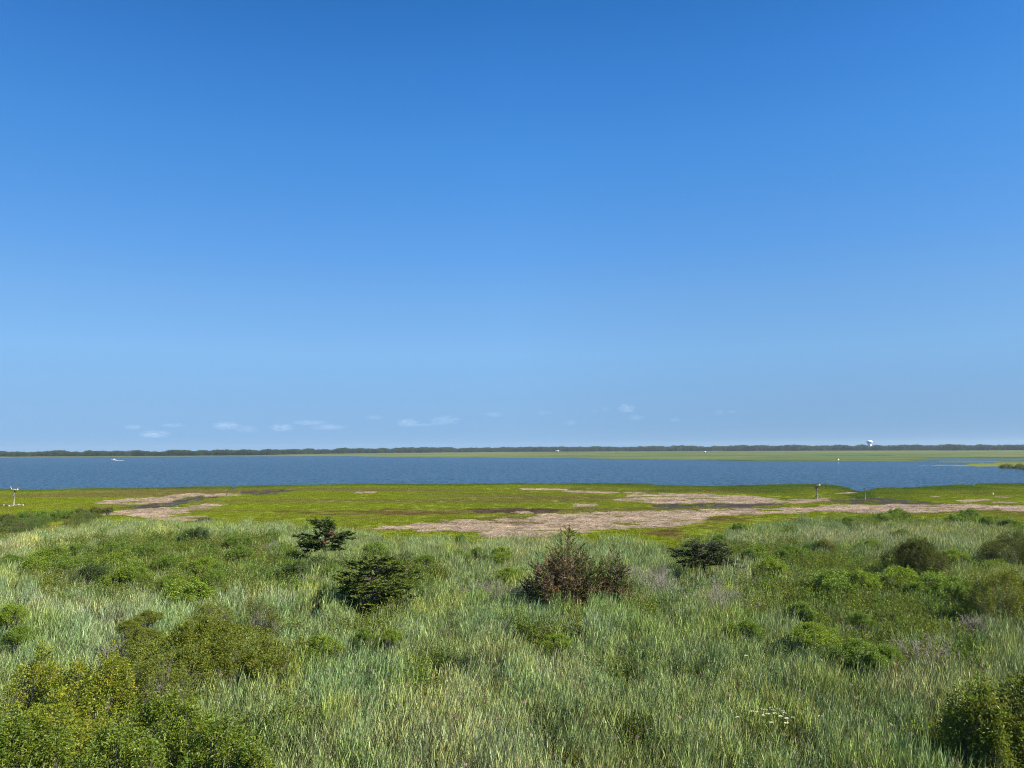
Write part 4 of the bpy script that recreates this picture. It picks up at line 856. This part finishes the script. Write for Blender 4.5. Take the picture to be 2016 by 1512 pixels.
b = MB(); b.box((.55, -.3, zt + .16), (.45, .06, .18), (.6, .6, .58)); b.build('rim_board', M_PAINT, pf)
stick_nest(c + np.array([0, 0, zt + .03]), .55, 'low stick nest on the three footed platform', 71)
c = at(27, 996.8, .33); k = 1 / ppm(c); hh = 38 * k
t = tag(empty('nest_platform', c, .05), 'nest platform on a pale pole above a cross of ground beams, near the picture edge', 'nest platform')
b = MB(); b.tubes([[0, 0, 0]], [[0, 0, hh - 1.6]], .13, .12, (.27, .25, .17), 8); b.build('pole', M_WOOD, t)
b = MB(); b.box((-.1, 0, .28), (4.3, .16, .16), (.27, .25, .17)); b.build('cross_beam', M_WOOD, t); b = MB(); b.box((0, 0, .12), (.16, 3.6, .14), (.26, .24, .17)); b.build('cross_beam', M_WOOD, t)
for q in ((-2.15, 0), (2.0, 0), (0, -1.8), (0, 1.8)): b = MB(); b.box((q[0], q[1], .16), (.3, .3, .55), (.28, .26, .19)); b.build('foot_block', M_WOOD, t)
b = MB(); b.tubes([[-.22, 0, hh - 2.0]], [[.4, 0, hh - .95]], .11, .09, (.26, .245, .2), 4); b.build('brace', M_WOOD, t)
b = MB(); b.tubes([[.05, 0, hh - 1.75]], [[0, 0, hh - .8]], .11, .1, GREYW, 8); b.build('post_head', M_WOOD, t)
b = MB()
for i in range(6): b.box((0, -.5 + i * .2, hh - .72), (1.35, .14, .05), (.55, .52, .45))
b.box((0, -.62, hh - .62), (1.35, .05, .2), (.26, .245, .2)); b.build('platform', M_WOOD, t)
for sx in (-1, 1): b = MB(); b.tubes([[sx * .58, 0, hh - .7]], [[sx * .92, 0, hh + .05]], .075, .07, (.45, .45, .44), 4); b.build('perch', M_PAINT, t)
stick_nest(c + np.array([.1, 0, hh - .68]), .5, 'stick nest between white perches on the pale pole platform', 72)
c = at(1703.8, 985.5, .33); k = 1 / ppm(c); hh = 23.5 * k
t = tag(empty('perch_post', c), 'slim weathered post with a small dark crosspiece, before the water inlet', 'post')
b = MB(); b.tubes([[0, 0, -.2]], [[0, 0, hh]], .075, .07, WOODC, 8); b.build('post', M_WOOD, t); b = MB(); b.box((0, 0, hh + .05), (.62, .3, .12), DARKW); b.build('crosspiece', M_WOOD, t)
for px, py, hp, lab in ((446, 976.5, 5, 'short dark stump beside the creek mouth'), (724, 968.5, 4.5, 'short dark stump on the open marsh near a pale streak')):
    c = at(px, py, .35); hh = hp / ppm(c); t = tag(empty('stump', c), lab, 'stump', 'dark stumps on the marsh'); b = MB(); b.tubes([[0, 0, -.1], [0, 0, hh * .5]], [[.03, 0, hh * .5], [.1, .02, hh]], [.17, .13], [.13, .08], DARKW, 8); b.build('trunk', M_WOOD, t)
    b = MB(); b.tubes([[.02, 0, hh * .55]], [[-.22, .05, hh * .8]], .06, .03, DARKW, 4); b.build('snag', M_WOOD, t)

def skin_body(name, pts, edges, radii, mat, parent):
    me = bpy.data.meshes.new(name); me.from_pydata(pts, edges, []); me.materials.append(mat); o = bpy.data.objects.new(name, me); COL.objects.link(o); o.parent = parent
    o.modifiers.new('skin', 'SKIN'); me.update()
    if not me.skin_vertices: bpy.context.view_layer.objects.active = o
    sv = me.skin_vertices[0].data if me.skin_vertices else None
    if sv:
        for i, r in enumerate(radii): sv[i].radius = (r, r)
        sv[0].use_root = True
    sub = o.modifiers.new('smooth', 'SUBSURF'); sub.levels = 1; sub.render_levels = 2; return o
def flat_mat(name, col, rough=.7):
    mm, n, l, out = new_mat(name); bb = n.new('ShaderNodeBsdfPrincipled'); bb.inputs['Base Color'].default_value = col + (1,); bb.inputs['Roughness'].default_value = rough; l.new(bb.outputs[0], out.inputs[0]); return mm
def wing(sx, span, chord, sweep, dih):
    b = MB(); n = 6; V = []
    for i in range(n):
        u = i / (n - 1); cx = chord * (1 - .75 * u ** 1.5); x0 = sx * span * u; yy = -sweep * u ** 1.6 * span + .12 * span * math.sin(u * 3); z = dih * span * (u - .8 * u ** 2.2); th = .02 * (1 - u) + .004
        V += [(x0, yy + cx * .5, z + th * .5), (x0, yy + cx * .2, z + th), (x0, yy - cx * .5, z), (x0, yy + cx * .2, z - th)]
    b.add(V, [[i * 4 + j, (i + 1) * 4 + j, (i + 1) * 4 + (j + 1) % 4, i * 4 + (j + 1) % 4] for i in range(n - 1) for j in range(4)], (.09, .09, .10)); return b
M_BIRD = flat_mat('dark_feather', (.09, .09, .10)); M_WHITEF = flat_mat('white_feather', (.8, .8, .78)); M_BILL = flat_mat('bill', (.45, .3, .05))
c = at_dist(1287, 120, 330); t = tag(empty('bird', c, .5), 'tiny dark bird gliding high in the empty blue sky', 'bird')
skin_body('body', [(0, 0, 0), (0, .14, .01), (0, .25, .03), (0, .31, .03), (0, -.16, 0), (0, -.33, .01)], [(0, 1), (1, 2), (2, 3), (0, 4), (4, 5)], [.075, .065, .045, .02, .055, .03], M_BIRD, t)
for sx in (-1, 1): wing(sx, .72, .24, .25, .12).build('wing', M_BIRD, t)
c = at(1955.5, 976.7, .36); t = tag(empty('egret', c, -.6), 'white egret standing in the grass before the water', 'egret')
skin_body('body', [(0, 0, .52), (0, .12, .58), (0, .2, .70), (0, .15, .82), (0, .2, .93), (0, .27, .95), (0, -.15, .46), (0, -.28, .40)], [(0, 1), (1, 2), (2, 3), (3, 4), (4, 5), (0, 6), (6, 7)], [.12, .08, .035, .03, .035, .028, .09, .03], M_WHITEF, t)
b = MB(); b.tubes([[0, .29, .95]], [[0, .42, .93]], .016, .004, (.45, .3, .05), 4); b.build('bill', M_BILL, t)
for sx in (-.04, .04): b = MB(); b.tubes([[sx, 0, .45], [sx, .03, .22]], [[sx, .03, .22], [sx, 0, -.02]], .014, .011, (.05, .05, .05), 4); b.build('leg', M_BIRD, t)

# white flower heads among the near reeds
FL = [(1490, 1402), (1497, 1396), (1507, 1398), (1518, 1394), (1522, 1399), (1533, 1396), (1541, 1400), (1545, 1404), (1512, 1406), (1549, 1415), (1537, 1411), (1519, 1423), (1548, 1424), (1561, 1413), (1469, 1291), (1452, 1413), (1481, 1401), (1526, 1405), (1615, 1410), (1502, 1409)]
proto = None
for i, (px, py) in enumerate(FL):
    p = at(px, py, 2.25)
    if proto is None:
        proto = empty('wildflower'); b = MB(); b.tubes([[0, 0, -2.2], [.05, 0, -1]], [[.05, 0, -1], [0, 0, 0]], .008, .005, (.12, .17, .05)); b.build('stem', M_TWIG, proto)
        b = MB(); n = 46; a = rng.random(n) * 6.28; q = .075 * np.sqrt(rng.random(n)); P = np.stack([q * np.cos(a), q * np.sin(a), .02 - q * .2], 1)
        b.leaves(P, unit(np.stack([np.cos(a), np.sin(a), np.full(n, .7)], 1)), .035, .03, (.82, .82, .76), .1); b.tubes(np.repeat([[0, 0, -.09]], 12, 0), P[:12], .003, .002, (.15, .2, .06)); b.build('flower_head', M_LEAF, proto); o = proto
    else: o = copy_tree(proto)
    o.location = p; o.rotation_euler.z = i; tag(o, 'white flower head on a thin stem among the near reeds', 'wildflower', 'white wildflowers among the near reeds')

# ------------------------------------------------------------------ small clouds low over the wood, far outside the haze
def cloud_mat(name, dens):
    m, n, l, out = new_mat(name); v = n.new('ShaderNodeVolumePrincipled'); v.inputs['Color'].default_value = (.97, .97, 1, 1); v.inputs['Anisotropy'].default_value = .0
    t = n.new('ShaderNodeTexCoord'); ln = n.new('ShaderNodeVectorMath'); ln.operation = 'LENGTH'; l.new(t.outputs['Object'], ln.inputs[0])
    info = n.new('ShaderNodeObjectInfo'); ad = n.new('ShaderNodeVectorMath'); ad.operation = 'ADD'; l.new(t.outputs['Object'], ad.inputs[0]); l.new(info.outputs['Location'], ad.inputs[1])
    f = noise(n, l, 2.6, 4, ad.outputs[0], .6); e = mathn(n, l, 'MULTIPLY_ADD', ln.outputs['Value'], -1.0, 1.0)
    q = mathn(n, l, 'MULTIPLY_ADD', f, 3.6, -1.75); q = mathn(n, l, 'ADD', q, mathn(n, l, 'MULTIPLY', e, .55)); q = mathn(n, l, 'MAXIMUM', q, 0.0); q = mathn(n, l, 'MULTIPLY', q, mathn(n, l, 'MINIMUM', mathn(n, l, 'MULTIPLY', e, 3.0), 1.0))
    l.new(mathn(n, l, 'MULTIPLY', q, dens), v.inputs['Density']); l.new(v.outputs[0], out.inputs['Volume']); return m
M_CL = [cloud_mat('thin_cloud', .0005), cloud_mat('cloud', .0010)]
import bmesh
def cloud(px, py, w, h, dense, label, seed):
    c = at_dist(px, py, 21000); k = 21000 / FPX; me = bpy.data.meshes.new('cloud')
    bm = bmesh.new(); bmesh.ops.create_icosphere(bm, subdivisions=3, radius=1); bm.to_mesh(me); bm.free()
    me.materials.append(M_CL[dense]); o = bpy.data.objects.new('cloud', me); COL.objects.link(o); o.location = c; o.scale = (w * k / 2, w * k / 3, h * k / 2); tag(o, label, 'cloud', 'small clouds low over the horizon')
for i, row in enumerate([(262, 841, 24, 7, 1, 'small white puff of cloud, outermost above the boat'), (304, 855, 42, 10, 1, 'low pointed cloud just above the wood, under the outermost puff'), (340, 837, 36, 6, 0, 'thin wisp beside and above the low pointed cloud'),
                         (446, 838, 40, 10, 1, 'ragged white cloud, first of the bigger pair on the boat side'), (486, 845, 34, 9, 0, 'faint trailing cloud at the tail of the ragged white one'), (555, 842, 36, 10, 1, 'compact bright oval cloud between ragged one and long streak'),
                         (610, 832, 52, 7, 0, 'long flat streak of cloud, upper of two'), (648, 841, 52, 8, 0, 'long flat streak of cloud, lower of two'), (736, 822, 26, 7, 0, 'faint small cloud beside the brightest puff'),
                         (803, 832, 32, 12, 1, 'brightest lumpy white cloud near the mast'), (832, 836, 34, 5, 0, 'thin wisp trailing from the brightest lumpy cloud'), (876, 827, 44, 13, 0, 'soft spread cloud between brightest puff and mast'), (856, 833, 14, 8, 0, 'tiny ball of cloud under the soft spread one'),
                         (972, 816, 30, 7, 0, 'very faint cloud straight above the mast'), (1068, 813, 18, 7, 0, 'first of two touching small clouds past the mast'), (1082, 812, 12, 5, 0, 'second of two touching small clouds past the mast'), (1124, 832, 20, 8, 0, 'faint low puff between touching pair and tallest cloud'),
                         (1171, 809, 12, 6, 0, 'tiny wisp, lower of a pair beside the tallest cloud'), (1191, 805, 14, 7, 0, 'tiny wisp, upper of a pair beside the tallest cloud'), (1233, 804, 26, 12, 1, 'highest white cloud, angular and alone'), (1253, 822, 24, 8, 0, 'small faint cloud under the highest white one'),
                         (1416, 812, 16, 8, 0, 'first of the last two faint clouds toward the water tower'), (1442, 811, 16, 5, 0, 'last faint cloud toward the water tower'), (1328, 826, 18, 6, 0, 'barely visible cloud between highest one and last pair')]):
    cloud(row[0], row[1], row[2] * 1.7, row[3] * 1.9, *row[4:], seed=i + 3)

# ------------------------------------------------------------------ air
hb = MB(); hb.box((0, 2950, 24.5), (13400, 6700, 57), (1, 1, 1))
hm, n, l, out = new_mat('haze_air'); v = n.new('ShaderNodeVolumePrincipled'); v.inputs['Density'].default_value = .00006; v.inputs['Color'].default_value = (.72, .84, 1, 1); v.inputs['Anisotropy'].default_value = .2
l.new(v.outputs[0], out.inputs['Volume']); tag(hb.build('haze', hm), kind='stuff')
